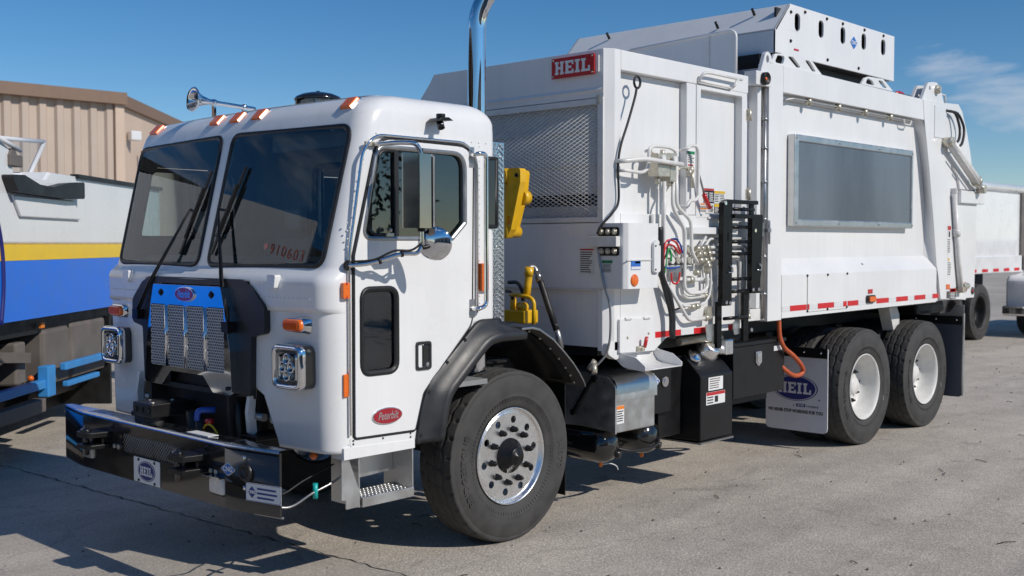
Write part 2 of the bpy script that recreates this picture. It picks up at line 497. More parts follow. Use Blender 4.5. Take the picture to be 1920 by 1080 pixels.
SLAB = {
 'H': [(.04,.42,0,.16),(.58,.96,0,.16),(.04,.42,.84,1),(.58,.96,.84,1),(.12,.36,.16,.84),(.64,.88,.16,.84),(.36,.64,.41,.59)],
 'E': [(.04,.92,0,.18),(.04,.92,.82,1),(.12,.38,.18,.82),(.38,.70,.41,.59),(.76,.92,.18,.33),(.76,.92,.67,.82)],
 'I': [(.06,.58,0,.17),(.06,.58,.83,1),(.19,.45,.17,.83)],
 'L': [(.04,.50,.84,1),(.14,.40,.18,.84),(.04,.92,0,.18),(.74,.92,.18,.42)]}
def heil(fr, wd, ht, th, mat, parent):
    """slab serif word, letters butted from blocks; fr(u,v,h) with u,v centred"""
    adv = {'H': 1.06, 'E': 1.0, 'I': .68, 'L': .96}; tot = sum(adv.values()); x = 0; mb = MB()
    for ch in 'HEIL':
        for (a, b, c, d) in SLAB[ch]:
            pts = []
            for (u, v) in ((a,c),(b,c),(b,d),(a,d)): pts.append((((x+u)/tot-.5)*wd, (v-.5)*ht))
            vs = [fr(u, v, 0) for u, v in pts] + [fr(u, v, th) for u, v in pts]
            mb.add(vs, [(3,2,1,0),(4,5,6,7),(0,1,5,4),(1,2,6,5),(2,3,7,6),(3,0,4,7)])
        x += adv[ch]
    return P('lettering', mb, mat, parent)
def disc_flat(pts, fr, h0, h1):
    n = len(pts)
    return MB().add([fr(u, v, h0) for u, v in pts] + [fr(u, v, h1) for u, v in pts],
        [tuple(range(n))[::-1], tuple(range(n, 2*n))] + [(i, (i+1) % n, n+(i+1) % n, n+i) for i in range(n)])
def sticker(fr, wd, ht, parent, base='decal_white', bands=(), lines=0, ink='decal_black', name='warning_label', label=None, lx=(0.08, 0.92), lz=(0.1, 0.7)):
    """flat label; bands: (v0, v1, material[, u0, u1]) in 0..1; lines: rows of small print"""
    rect = lambda a, b, c, d: [((a-.5)*wd, (c-.5)*ht), ((b-.5)*wd, (c-.5)*ht), ((b-.5)*wd, (d-.5)*ht), ((a-.5)*wd, (d-.5)*ht)]
    o = P(name, disc_flat(rect(0,1,0,1), fr, 0.0005, 0.0025), base, parent, label=label)
    return o, rect
def sticker_full(fr, wd, ht, parent, base='decal_white', bands=(), lines=0, ink='decal_black', name='warning_label', lx=(0.08, 0.92), lz=(0.1, 0.7)):
    """label that is a sub-part already: everything printed in one mesh with several materials"""
    rect = lambda a, b, c, d: [((a-.5)*wd, (c-.5)*ht), ((b-.5)*wd, (c-.5)*ht), ((b-.5)*wd, (d-.5)*ht), ((a-.5)*wd, (d-.5)*ht)]
    mats = [base]; mb = MB(); idx = []
    def put(pts, h0, h1, m):
        if m not in mats: mats.append(m)
        d = disc_flat(pts, fr, h0, h1); mb.add(d.v, d.f); idx.extend([mats.index(m)]*len(d.f))
    put(rect(0,1,0,1), 0.0005, 0.002, base)
    for b_ in bands:
        u0, u1 = (b_[3], b_[4]) if len(b_) > 3 else (0.015, 0.985)
        put(rect(u0, u1, b_[0], b_[1]), 0.0022, 0.0032, b_[2])
    for i in range(lines):
        zc = lz[1] - (lz[1]-lz[0])*(i+0.5)/lines; hh = (lz[1]-lz[0])/lines*0.22
        put(rect(lx[0], lx[1]-random.random()*0.3*(lx[1]-lx[0]), zc-hh, zc+hh), 0.0022, 0.003, ink)
    me = mb.mesh(name)
    for m in mats: me.materials.append(MATS[m])
    me.polygons.foreach_set('material_index', idx)
    o = bpy.data.objects.new(name, me); C.objects.link(o); o.parent = parent
    return o

# ------------------------------------------------------------------ ground
def struct(o):
    o['kind'] = 'structure'; return o
g = MB().add([(-400,-400,0),(400,-400,0),(400,400,0),(-400,400,0)], [(0,1,2,3)])
struct(link('ground', g.mesh('ground', False), 'asphalt'))
# older concrete apron in front of the cab, its broken edge runs across under the front wheels
edge = []
rnd = random.Random(3)
yy = 40.0
while yy > -30:
    edge.append((0.286 - 0.055*yy + rnd.uniform(-0.018, 0.018), yy)); yy -= 0.07 if -3 < yy < 8 else 0.8
n = len(edge)
ap = MB()
ap.add([(-60, y, 0.004) for x, y in edge] + [(x-0.02, y, 0.004) for x, y in edge] + [(x, y, 0.0005) for x, y in edge],
       [(i, i+1, n+i+1, n+i) for i in range(n-1)] + [(n+i, n+i+1, 2*n+i+1, 2*n+i) for i in range(n-1)])
struct(link('apron', ap.mesh('apron'), 'concrete'))
# dark joint along the broken edge
jt = MB()
jt.add([(x-0.004+rnd.uniform(-.006,.006), y, 0.0052) for x, y in edge] + [(x+0.012+rnd.uniform(-.008,.008), y, 0.0016) for x, y in edge],
       [(i, i+1, n+i+1, n+i) for i in range(n-1)])
struct(link('joint', jt.mesh('joint'), 'roof_dark'))

# ------------------------------------------------------------------ the truck
TRUCK = thing('garbage_truck', 'large white side-loading garbage truck with black bumper and chrome grille in the foreground', 'garbage truck')
W = 1.21; RC = 0.12; BOW = 0.045
PROF = [(.755,-.222),(1.00,-.228),(1.50,-.236),(1.505,-.252),(1.66,-.257),(1.685,-.246),(1.72,-.205),(1.735,-.19),(2.52,.0),(2.56,.014),(2.60,.038),(2.64,.078),(2.67,.13),(2.69,.22)]
def prof(z):
    if z <= PROF[0][0]: return PROF[0][1]
    for (a, xa), (b, xb) in zip(PROF, PROF[1:]):
        if z <= b: return xa + (xb-xa)*(z-a)/(b-a)
    return PROF[-1][1]
def sx(y, z, wd=W):
    """front surface of the cab"""
    f = prof(z); a = abs(y); lim = wd-RC
    if a <= lim: return f + BOW*(a/lim)**2
    t = min(1, (a-lim)/RC); return f + BOW + RC*(1-math.sqrt(max(0, 1-t*t)))
def ring(z, xf, wd, xr, ns=86, na=10, nf=130, nr=30):
    pts = []; lim = wd-RC; rr = 0.07
    x0 = xf+BOW+RC
    for k in range(ns): pts.append((xr-rr+(x0-xr+rr)*k/ns, -wd, z))
    for k in range(na):
        a = pi/2*k/na; pts.append((x0-RC*math.sin(a), -lim-RC*math.cos(a), z))
    for k in range(nf):
        y = -lim+2*lim*k/nf; pts.append((xf+BOW*(y/lim)**2, y, z))
    for k in range(na):
        a = pi/2*k/na; pts.append((x0-RC*math.cos(a), lim+RC*math.sin(a), z))
    for k in range(ns): pts.append((x0+(xr-rr-x0)*k/ns, wd, z))
    for k in range(6):
        a = pi/2*k/6; pts.append((xr-rr+rr*math.sin(a), wd-rr+rr*math.cos(a), z))
    for k in range(nr): pts.append((xr, (wd-rr)-2*(wd-rr)*k/nr, z))
    for k in range(6):
        a = pi/2*k/6; pts.append((xr-rr+rr*math.cos(a), -(wd-rr)-rr*math.sin(a), z))
    return pts
WS = {}
for sgn in (-1, 1):
    pts = [(sgn*.048, 1.735), (sgn*1.105, 1.742), (sgn*1.128, 2.508), (sgn*.052, 2.522)]
    WS[sgn] = rpoly(pts, [.07, .075, .085, .075], 6)
DOOR = rpoly([(-.022,.834),(.40,.826),(.462,1.03),(.848,1.40),(.862,2.425),(.15,2.432),(-.018,1.80)], [.012,.02,.09,.10,.12,.12,.05], 6)
DWIN = rpoly([(.035,1.893),(.695,1.893),(.80,1.985),(.80,2.388),(.142,2.392)], [.05,.008,.008,.10,.075], 6)
LWIN = rpoly([(.022,1.165),(.272,1.165),(.272,1.625),(.022,1.625)], .062, 6)
ARCH = [(-.80,.70),(-.765,.80),(-.742,.845),(-.655,1.03),(-.60,1.055),(-.575,1.07),(-.575,1.66),(.575,1.66),(.575,1.07),(.60,1.055),(.655,1.03),(.742,.845),(.765,.80),(.80,.70)]
RWIN = [rpoly([(s*.22,1.88),(s*.56,1.88),(s*.56,2.42),(s*.22,2.42)], .08, 5) for s in (-1, 1)]
zs = [.755, .775]
while zs[-1] < 1.48: zs.append(zs[-1]+.02)
zs += [1.50, 1.505, 1.53, 1.56, 1.60, 1.64, 1.66, 1.672, 1.685, 1.70, 1.72, 1.735]
while zs[-1] < 2.5: zs.append(zs[-1]+.0153)
zs = [z for z in zs if z < 2.552]
def ARZ(x):
    pts = [(.30,.70),(.42,.755),(.455,.954),(.515,1.09),(.69,1.24),(.846,1.367),(.91,1.405),(1.2,1.405)]
    for (a, za), (b, zb) in zip(pts, pts[1:]):
        if x <= b: return za+(zb-za)*(x-a)/(b-a)
    return 1.41
def shell(inset, dark):
    mb = MB(); loops = []
    for z in zs: loops.append(ring(z+ (0.0 if not dark else 0.0), prof(z)+inset, W-inset, 1.08-inset))
    r = .14
    for k in range(1, 10):
        t = pi/2*k/9; z = 2.552+r*math.sin(t)-(inset if dark else 0)*(k/9)
        c = r*(1-math.cos(t))
        xf_ = prof(min(z, 2.69)) if k < 9 else .20
        loops.append(ring(z, max(xf_, prof(2.552)+c*0.6)+inset, W-inset-c, 1.08-inset-c))
    wl, xl, xr_ = W-inset-r, loops[-1], 1.08-r-inset
    for s_ in (.8, .5, .2, .03):
        z = 2.692 + .022*(1-s_*s_) - (inset if dark else 0)
        base = loops[-1] if False else None
        loops.append([(.56+(p[0]-.56)*s_, p[1]*s_, z) for p in xl])
    mb.loft(loops)
    keep = []
    for f in mb.f:
        c = [sum(mb.v[i][k] for i in f)/4 for k in range(3)]
        x, y, z = c; kill = False
        if x < .22 and z < 2.56 and abs(y) < 1.20 and x < sx(y, z)+inset+.05:
            if inside((y, z), WSI[-1]) or inside((y, z), WSI[1]): kill = True
            if dark and z < 1.05: kill = True
        if y < -W+inset+.004 and inside((x, z), DOORI): kill = True
        if x > .30 and z < ARZ(x): kill = True
        if y > W-inset-.004 and inside((x, z), DWINI): kill = True
        if x > 1.08-inset-.01 and (inside((y, z), RWIN[0]) or inside((y, z), RWIN[1])): kill = True
        keep.append(not kill)
    mb.s = [s_ for s_, k in zip(mb.s, keep) if k]; mb.f = [f for f, k in zip(mb.f, keep) if k]
    return mb
WSI = {k: offs(v, .018) for k, v in WS.items()}
DOORI = offs(DOOR, .03)
DWINI = offs(DWIN, .004)
sh = shell(0.0, False)
me = sh.mesh('cab_shell')
bm = bmesh.new(); bm.from_mesh(me)
for a, b in zip(ARCH, ARCH[1:]):
    d = Vector((0, b[0]-a[0], b[1]-a[1])); nrm = Vector((0, -d.z, d.y)).normalized()
    fr = [f for f in bm.faces if f.calc_center_median().x < -.08 and abs(f.calc_center_median().y) < 1.0 and f.calc_center_median().z < 1.7]
    ge = set(fr)
    for f in fr: ge.update(f.edges); ge.update(f.verts)
    bmesh.ops.bisect_plane(bm, geom=list(ge), plane_co=Vector((0, a[0], a[1])), plane_no=nrm, dist=1e-5)
kill = [f for f in bm.faces if f.calc_center_median().x < -.08 and inside((f.calc_center_median().y, f.calc_center_median().z), ARCH)]
bmesh.ops.delete(bm, geom=kill, context='FACES')
bm.to_mesh(me); bm.free()
cab = link('cab_shell', me, 'white_paint', TRUCK)
sd = cab.modifiers.new('sheet', 'SOLIDIFY'); sd.thickness = .014; sd.offset = -1
ln = shell(.03, True)
P('interior_lining', ln, 'interior', cab)

def strip(poly, wd, fn, h, name, mat, parent):
    """raised seal that follows a closed outline on a surface"""
    l = []
    for d, hh in ((0, 0), (wd*.15, h*.8), (wd*.4, h), (wd*.7, h*.85), (wd, 0)):
        l.append([fn(u, v, hh) for u, v in offs(poly, d)])
    return P(name, MB().loft(l), mat, parent)
NW = Vector((-.971, 0, .24))
def on_front(y, z, h): return (sx(y, z)-.971*h, y, z+.24*h)
def on_side(x, z, h): return (x, -W-h, z)
def zrange(poly, y):
    v = []
    for i in range(len(poly)):
        (a, b), (c, d) = poly[i-1], poly[i]
        if (a-y)*(c-y) <= 0 and a != c: v.append(b+(d-b)*(y-a)/(c-a))
    return (min(v), max(v)) if v else None
def ws_glass(poly, parent, name):
    ys = [p[0] for p in poly]; y0, y1 = min(ys)+.002, max(ys)-.002; n_ = 40; cols = []
    for k in range(n_+1):
        y = y0+(y1-y0)*k/n_; zr = zrange(poly, y)
        if zr: cols.append([on_front(y, zr[0]+(zr[1]-zr[0])*j/10, .004) for j in range(11)])
    return P(name, MB().loft(cols, closed=False), 'windshield_glass', parent)
for sgn in (-1, 1):
    g_ = ws_glass(offs(WS[sgn], .014), TRUCK, 'windshield')
    g_['label'] = 'windshield pane with red numbers written on it' if sgn < 0 else 'windshield pane on the far side of the cab'
    strip(offs(WS[sgn], -.008), .034, on_front, .012, 'window_seal', 'rubber_seal', g_)
    if sgn < 0:
        vs_, fs_ = text_geo('910603', .085, .0005, .12, -.0005, space=1.25)
        P('handwritten_number', MB().add([on_front(-.79-u, 1.815+v-.02*math.sin(u*9), .006) for u, v, q in vs_], fs_), 'marker_ink', g_)
        P('sticker', disc_flat(circ(-.60, 1.852, .018, 16), lambda u, v, h: on_front(u, v, .005+h), 0, .001), 'badge_red', g_)

# seam lip under the windshield: two little washer covers
for sgn in (-1, 1):
    P('cowl_bracket', MB().plate(rpoly([(sgn*.80-.04,1.70),(sgn*.80+.04,1.70),(sgn*.80+.028,1.625),(sgn*.80-.028,1.625)], .012, 3), [], 'x', sx(.8,1.66)-.028, sx(.8,1.66)+.01), 'white_paint', cab, .006)
# rivets on the cab, one row along the lower lip, rows beside the door and above it
rv = MB()
for k in range(14):
    for sgn in (-1, 1):
        y = sgn*(.64+k*.034)
        rv.ball((sx(y, 1.575)-.001, y, 1.575), .0055, 6)
for k in range(40):
    z = .80+k*.042
    if z < 2.0: rv.ball((-.062, -W-.0005, z), .0055, 6)
    if 1.45 < z < 2.44: rv.ball((.925, -W-.0005, z), .0055, 6)
for k in range(15): rv.ball((.14+k*.06, -W-.0005, 2.46), .0055, 6)
for k in range(9):
    t = k/8; rv.ball((-.045+.11*t, -W-.0005, 1.95+.42*t), .0055, 6)
for k in range(7):
    for sgn in (-1, 1): rv.ball((sx(.63, 1.1)-.001, sgn*.632, 1.09+k*.045), .005, 6)
ro = P('rivets', rv, 'white_paint', cab); ro['kind'] = 'stuff'

# door with its windows
door = P('door', MB().plate(DOOR, [DWIN, LWIN], 'y', -W-.010, -W+.03), 'white_paint', TRUCK, .004)
P('door_seal', MB().tube([on_side(u, v, .001) for u, v in offs(DOOR, -.008)], .009, 6, closed=True), 'rubber_seal', door)
P('door_trim', MB().tube(bend([on_side(-.062,.85,.012), on_side(-.062,1.80,.012), on_side(.035,2.36,.012), on_side(.12,2.452,.012), on_side(.80,2.452,.012), on_side(.892,2.37,.012), on_side(.892,1.46,.012)], .09, 6), .008, 8), 'chrome', door)
strip(offs(DWIN, -.012), .026, lambda u, v, h: on_side(u, v, h+.008), .008, 'window_seal', 'grey_steel', door)
strip(offs(LWIN, -.014), .034, lambda u, v, h: on_side(u, v, h+.008), .013, 'window_seal', 'rubber_seal', door)
def flat_fill(poly, fn):
    tris = tessellate_polygon([[Vector((p[0], p[1], 0)) for p in poly]])
    return MB().add([fn(u, v, 0) for u, v in poly], [tuple(t) for t in tris])
VENT = [p for p in offs(DWIN, -.006)]
P('window_glass', flat_fill(offs(DWIN, -.004), lambda u, v, h: on_side(u, v, -.012)), 'door_glass', door)
P('window_glass', flat_fill(offs(LWIN, -.004), lambda u, v, h: on_side(u, v, -.004)), 'door_glass', door)
P('window_bar', MB().box(.262,.292,-W-.006,-W+.012,1.885,2.395), 'rubber_seal', door)
P('vent_frame', MB().tube(bend([on_side(.262,2.37,.002), on_side(.16,2.37,.002), on_side(.06,1.96,.002), on_side(.11,1.915,.002), on_side(.262,1.915,.002)], .05), .009, 6), 'rubber_seal', door)
P('vent_latch', MB().box(.19,.245,-W-.022,-W-.006,1.905,1.925).ball((.215,-W-.024,1.94), .012, 8), 'fitting', door, .003)
ol = circ(.194, .928, .106, 36, .046)
bd = P('maker_badge', disc_flat(ol, lambda u, v, h: on_side(u, v, h+.010), 0, .008), 'chrome', door, .002)
bd2 = P('badge_field', disc_flat(circ(.194,.928,.100,36,.041), lambda u, v, h: on_side(u, v, h+.010), .006, .0095), 'badge_red', door)
lettering('Peterbilt', .062, frame_side(.194, -W-.0195, .928), 'chrome', door, .0008, .35, .0008, 0.66, 'badge_lettering')
hd = P('handle_recess', MB().plate(rpoly([(.405,1.157),(.52,1.157),(.52,1.317),(.405,1.317)], .02, 4), [rpoly([(.42,1.172),(.505,1.172),(.505,1.302),(.42,1.302)], .014, 4)], 'y', -W-.020, -W-.008), 'plastic_black', door, .003)
P('handle', MB().box(.455,.500,-W-.017,-W-.009,1.175,1.30), 'gloss_black', door, .004)
P('lock', MB().cyl((.488,-W-.022,1.188),(.488,-W-.008,1.188), .011, 14), 'chrome', door)
P('handle_pan', MB().box(.415,.51,-W-.0095,-W-.0085,1.165,1.31), 'decal_black', door)
# door on the far side, seen only through the glass
fd = P('door', MB().plate(DWIN, [offs(DWIN, .03)], 'y', W-.002, W+.012), 'rubber_seal', TRUCK, label='door window frame on the far side of the cab')
P('window_glass', flat_fill(offs(DWIN, .02), lambda u, v, h: (u, W+.004, v)), 'door_glass', fd)
for q in RWIN:
    rw = P('rear_window', flat_fill(q, lambda u, v, h: (1.075, u, v)), 'lamp_glass', TRUCK)
    l = []
    for d, hh in ((-.012,0),(0,.012),(.02,.012),(.03,0)): l.append([(1.045-hh, u, v) for u, v in offs(q, d)])
    P('window_seal', MB().loft(l), 'rubber_seal', rw)
# quarter window at the rear corner
qw = rpoly([(.985,1.968),(1.068,1.968),(1.068,2.374),(.985,2.374)], [.03,.004,.004,.03], 5)
qg = P('quarter_window', flat_fill(qw, lambda u, v, h: on_side(u, v, .004)), 'gloss_black', TRUCK)
strip(offs(qw, -.012), .026, on_side, .014, 'window_seal', 'rubber_seal', qg)
# sill plate and step well under the door
sill = P('sill_panel', MB().plate(rpoly([(-.055,.784),(.39,.768),(.405,.826),(-.055,.834)], [.02,.004,.004,.01], 3), [], 'y', -W-.004, -W+.05), 'white_paint', TRUCK, .003)
P('sill_rail', MB().plate([(-.10,.722),(.40,.722),(.40,.770),(-.045,.785),(-.10,.785)], [], 'y', -W-.008, -W+.10), 'white_paint', sill, .003)
sc = MB()
for x, z in ((-.035,.80),(-.035,.818),(.37,.787),(.37,.808),(.17,.806)): sc.cyl((x,-W-.007,z),(x,-W-.001,z), .006, 8)
P('screws', sc, 'decal_black', sill)['kind'] = 'stuff'
st = P('step', MB().box(.035,.404,-1.205,-1.185,.446,.50).box(.035,.404,-1.185,-.98,.446,.458), 'aluminium', TRUCK, .002)
P('step_side', MB().plate([(-.10,.72),(-.052,.722),(.022,.53),(.022,.452),(-.07,.452),(-.07,.50),(-.10,.505)], [], 'y', -1.196, -1.188), 'aluminium', st)
P('step_end', MB().plate([(-1.196,.722),(-1.196,.47),(-1.205,.446),(-.95,.446),(-.95,.722)], [], 'x', .398, .406), 'aluminium', st)
P('step_end', MB().plate([(-1.188,.722),(-1.19,.446),(-.95,.446),(-.95,.722)], [], 'x', .020, .028), 'aluminium', st)
P('step_back', MB().plate([(.03,.722),(.396,.722),(.396,.575),(.03,.56)], [], 'y', -1.03, -1.022), 'aluminium', st)
tr = MB()
for i in range(13):
    for j in range(5):
        x = .055+i*.026; y = -1.165+j*.036
        tr.lathe([(.010,0),(.0125,.004),(.0105,.012),(.006,.012),(.004,.004)], (x, y, .488), (0,0,1), 8)
P('step_tread', MB().box(.03,.40,-1.185,-.985,.480,.489), 'aluminium', st)
tt = P('tread_studs', tr, 'aluminium', st); tt['kind'] = 'stuff'

# black front fender, lofted from the cab skin out over the tyre
def rs(pts, n_=40):
    pts = [Vector(p) for p in bend(pts, .05, 5)]; L_ = [0]
    for a, b in zip(pts, pts[1:]): L_.append(L_[-1]+(b-a).length)
    out = []; j = 0
    for k in range(n_+1):
        t = L_[-1]*k/n_
        while j < len(L_)-2 and L_[j+1] < t: j += 1
        f = (t-L_[j])/max(1e-9, L_[j+1]-L_[j]); out.append(pts[j].lerp(pts[j+1], f))
    return out
inn = rs([(.402,-1.212,.742),(.442,-1.212,.954),(.500,-1.212,1.083),(.679,-1.212,1.235),(.836,-1.212,1.362),(.905,-1.212,1.418),(1.078,-1.212,1.418)])
i2 = rs([(.412,-1.228,.742),(.452,-1.228,.952),(.508,-1.228,1.075),(.687,-1.228,1.228),(.844,-1.228,1.352),(.912,-1.228,1.406),(1.084,-1.228,1.408)])
cre = rs([(.446,-1.222,.742),(.482,-1.222,.94),(.526,-1.222,1.042),(.710,-1.222,1.190),(.868,-1.222,1.330),(.93,-1.222,1.378),(1.10,-1.222,1.384)])
ou1 = rs([(.53,-1.275,.748),(.566,-1.275,.925),(.606,-1.275,1.035),(.790,-1.275,1.196),(.922,-1.275,1.308),(1.01,-1.275,1.334),(1.258,-1.275,1.334)])
ou2 = rs([(.545,-1.288,.754),(.582,-1.288,.920),(.618,-1.288,1.026),(.805,-1.288,1.184),(.932,-1.288,1.294),(1.022,-1.288,1.318),(1.262,-1.288,1.318)])
ou3 = rs([(.575,-1.282,.775),(.602,-1.282,.912),(.636,-1.282,1.004),(.828,-1.282,1.166),(.95,-1.282,1.268),(1.034,-1.282,1.282),(1.262,-1.282,1.282)])
in2 = rs([(.575,-1.21,.775),(.602,-1.21,.912),(.636,-1.21,1.004),(.828,-1.21,1.166),(.95,-1.21,1.266),(1.034,-1.21,1.280),(1.26,-1.21,1.280)])
fen = P('front_fender', MB().loft([inn, i2, cre, ou1, ou2, ou3, in2], closed=False), 'plastic_black', TRUCK)
m_ = fen.modifiers.new('sheet', 'SOLIDIFY'); m_.thickness = .006
bt = MB()
for x, z in ((.425,.79),(.487,1.03),(.63,1.185),(.775,1.305)): bt.cyl((x+.012,-1.232,z),(x+.012,-1.222,z), .010, 10)
P('screws', bt, 'rubber_seal', fen)['kind'] = 'stuff'
P('wheel_well', MB().loft([[p for p in rs([(.46,y_,.76),(.50,y_,.95),(.54,y_,1.05),(.74,y_,1.22),(.92,y_,1.36),(1.30,y_,1.38)], 20)] for y_ in (-1.19,-.72)], closed=False), 'chassis', fen)
# rear quarter fender with its pale edge
qf = [(1.30,1.338),(1.40,1.340),(1.47,1.325),(1.60,1.255),(1.71,1.165),(1.80,1.085),(1.86,1.02),(1.905,.96),(1.922,.925)]
qm = MB().loft([[(x, y_, z+dz) for x, z in qf] for y_, dz in ((-1.20,0),(-.62,0))], closed=False)
qo = P('quarter_fender', qm, 'satin_black', TRUCK)
m_ = qo.modifiers.new('sheet', 'SOLIDIFY'); m_.thickness = .008
P('fender_edge', MB().loft([[(x, y_, z+d) for x, z in qf] for y_, d in ((-1.203,-.008),(-1.207,-.002),(-1.203,.006))], closed=False), 'grey_steel', qo)
P('fender_strip', MB().loft([[(x, y_, z-.022) for x, z in qf[1:-1]] for y_ in (-1.10,-1.04)], closed=False), 'chassis', qo)
bt = MB()
for i in range(8):
    t = i/7; k = 1+t*(len(qf)-3); a = int(k); f = k-a; x = qf[a][0]*(1-f)+qf[a+1][0]*f; z = qf[a][1]*(1-f)+qf[a+1][1]*f
    bt.ball((x, -1.12, z-.016), .009, 8)
P('bolts', bt, 'fitting', qo)['kind'] = 'stuff'

# ------------------------------------------------------------------ grille and shroud
SH = [(-.506,1.668),(-.60,1.632),(-.727,1.52),(-.727,1.375),(-.60,1.352),(-.583,1.02),(-.43,1.0)]
SHp = rpoly(SH + [(-y, z) for y, z in SH[::-1]], [.05,.06,.06,.035,.02,.01,.0,.0,.01,.02,.035,.06,.06,.05], 4)
shr = P('grille_shroud', MB().plate(SHp, [rpoly([(-.36,1.63),(-.45,1.30),(-.47,1.03),(.47,1.03),(.45,1.30),(.36,1.63)], .02, 3)], 'x', -.256, -.215), 'plastic_black', TRUCK, .014, seg=3)
P('shroud_back', MB().box(-.225,-.215,-.58,.58,1.0,1.66), 'chassis', shr)
GO = [(-.372,1.624),(-.408,1.50),(-.462,1.26),(-.480,1.018),(-.285,1.018),(-.18,1.108),(.18,1.108),(.285,1.018),(.480,1.018),(.462,1.26),(.408,1.50),(.372,1.624)]
cols = [(.232,.405),(.018,.200),(-.200,-.018),(-.405,-.232)]
holes = [rpoly([(a, 1.135),(b, 1.135),(b-.0, 1.505),(a, 1.505)], .012, 3) for a, b in cols]
gr = P('grille', MB().plate(rpoly(GO, [.015,.02,.03,.02,.03,.03,.03,.03,.02,.03,.02,.015], 4), holes, 'x', -.306, -.25), 'chrome', TRUCK, .005)
for a, b in cols:
    mb = MB(); pz = .0165; py = .0190
    nzr = int(.372/pz)
    for i in range(nzr+1):
        z = 1.134+i*pz; mb.box(-.3025,-.300,a-.002,b+.002,z-.0024,z+.0024)
        y = a+(py/2 if i % 2 else 0)
        while y < b and i < nzr:
            mb.box(-.3022,-.3002,y-.0022,y+.0022,z+.0024,z+pz-.0024); y += py
    o_ = P('grille_mesh', mb, 'mesh_metal', gr)
P('grille_backing', MB().box(-.280,-.276,-.42,.42,1.12,1.515), 'decal_black', gr)
bd = P('maker_badge', disc_flat(circ(0,1.571,.106,36,.044), lambda u, v, h: (-.306-h, u, v), 0, .010), 'chrome', gr, .002)
P('badge_field', disc_flat(circ(0,1.571,.099,36,.038), lambda u, v, h: (-.306-h, u, v), .008, .0115), 'badge_red', gr)
lettering('Peterbilt', .060, frame_front(-.3178, 0, 1.571), 'chrome', gr, .0008, .35, .0008, .66, 'badge_lettering')
for y in (.28, -.28): P('grille_bolt', MB().cyl((-.318,y,1.576),(-.300,y,1.576), .012, 10).cyl((-.308,y,1.576),(-.306,y,1.576), .022, 14), 'satin_black', gr)
P('grille_bolt', MB().cyl((-.318,-.445,1.055),(-.300,-.445,1.055), .012, 10), 'satin_black', gr)
for y in (.216, 0, -.216): P('grille_rib', MB().tube([(-.310,y,1.135),(-.310,y,1.50)], .011, 8), 'chrome', gr)

# ------------------------------------------------------------------ lamps
def headlamp(y):
    z = 1.212; x = -.282; rr = lambda d: rpoly([(y-.128+d, z-.118+d),(y+.128-d, z-.118+d),(y+.128-d, z+.118-d),(y-.128+d, z+.118-d)], .052-d*.6, 5)
    xb = sx(y, z)
    hl = P('headlamp', MB().plate(rr(0), [], 'x', x+.012, xb+.03), 'gloss_black', TRUCK, .006)
    l = [[(x_, u, v) for u, v in rr(d)] for d, x_ in ((-.002, x+.03),(-.004, x+.01),(.004,x-.006),(.016,x-.010),(.026,x-.002),(.030,x+.014))]
    P('bezel', MB().loft(l), 'chrome', hl)
    l = [[(x_, u, v) for u, v in rr(d)] for d, x_ in ((.030,x+.014),(.044,x+.012),(.048,x+.004),(.058,x+.002),(.064,x+.012))]
    P('inner_bezel', MB().loft(l), 'chrome', hl)
    P('reflector_bowl', flat_fill(rr(.028), lambda u, v, h: (x+.011, u, v)), 'grey_steel', hl)
    for dy, dz in ((0,.045),(0,-.045),(.036,0),(-.036,0)):
        P('lamp_lens', MB().lathe([(.031,.0),(.030,-.012),(.024,-.016),(.022,-.008),(.010,-.004),(.001,-.008)], (x+.012, y+dy, z+dz), (1,0,0), 20), 'chrome', hl)
    P('cover_glass', flat_fill(rr(.028), lambda u, v, h: (x+.0005, u, v)), 'lamp_glass', hl)
for y in (-.965, .965): headlamp(y)
for y in (-.97, .97):
    z = 1.434; xb = sx(y, z)
    pl = lambda d: rpoly([(y-.088+d, z-.036+d),(y+.088-d, z-.036+d),(y+.088-d, z+.036-d),(y-.088+d, z+.036-d)], .034-d*.5, 6)
    ts = P('turn_signal', MB().loft([[(x_, u, v) for u, v in pl(d)] for d, x_ in ((-.014, xb+.006),(-.006,xb-.014),(0,xb-.034),(.006,xb-.036))]), 'chrome', TRUCK)
    mb = MB().loft([[(x_, u, v) for u, v in pl(d)] for d, x_ in ((.004, xb-.032),(.004,xb-.048),(.012,xb-.056))])
    mb.add([(xb-.056, u, v) for u, v in pl(.012)], [tuple(range(len(pl(.012))))])
    for k in range(9): mb.box(xb-.060,xb-.0555,y-.058+k*.0145-.002,y-.058+k*.0145+.002,z-.02,z+.02)
    P('amber_lens', mb, 'amber', ts)
for y in (-1.03, -.23, 0.0, .23, 1.03):
    z = 2.608; x = sx(min(abs(y),1.0), z)
    rl = P('roof_marker', MB().add([(x+.06,y-.055,z+.05),(x+.06,y+.055,z+.05),(x-.004,y-.055,z-.012),(x-.004,y+.055,z-.012),(x+.06,y-.055,z+.056),(x+.06,y+.055,z+.056),(x-.012,y-.055,z-.010),(x-.012,y+.055,z-.010)],
        [(0,1,3,2),(4,6,7,5),(0,2,6,4),(1,5,7,3),(2,3,7,6),(0,4,5,1)]), 'chrome', TRUCK)
    P('amber_lens', MB().add([(x+.058,y-.048,z+.052),(x+.058,y+.048,z+.052),(x-.010,y-.048,z-.012),(x-.010,y+.048,z-.012),(x+.035,y-.04,z+.062),(x+.035,y+.04,z+.062),(x-.022,y-.04,z+.004),(x-.022,y+.04,z+.004)],
        [(0,1,3,2),(4,6,7,5),(0,2,6,4),(1,5,7,3),(2,3,7,6),(0,4,5,1)]), 'amber', rl, .006)
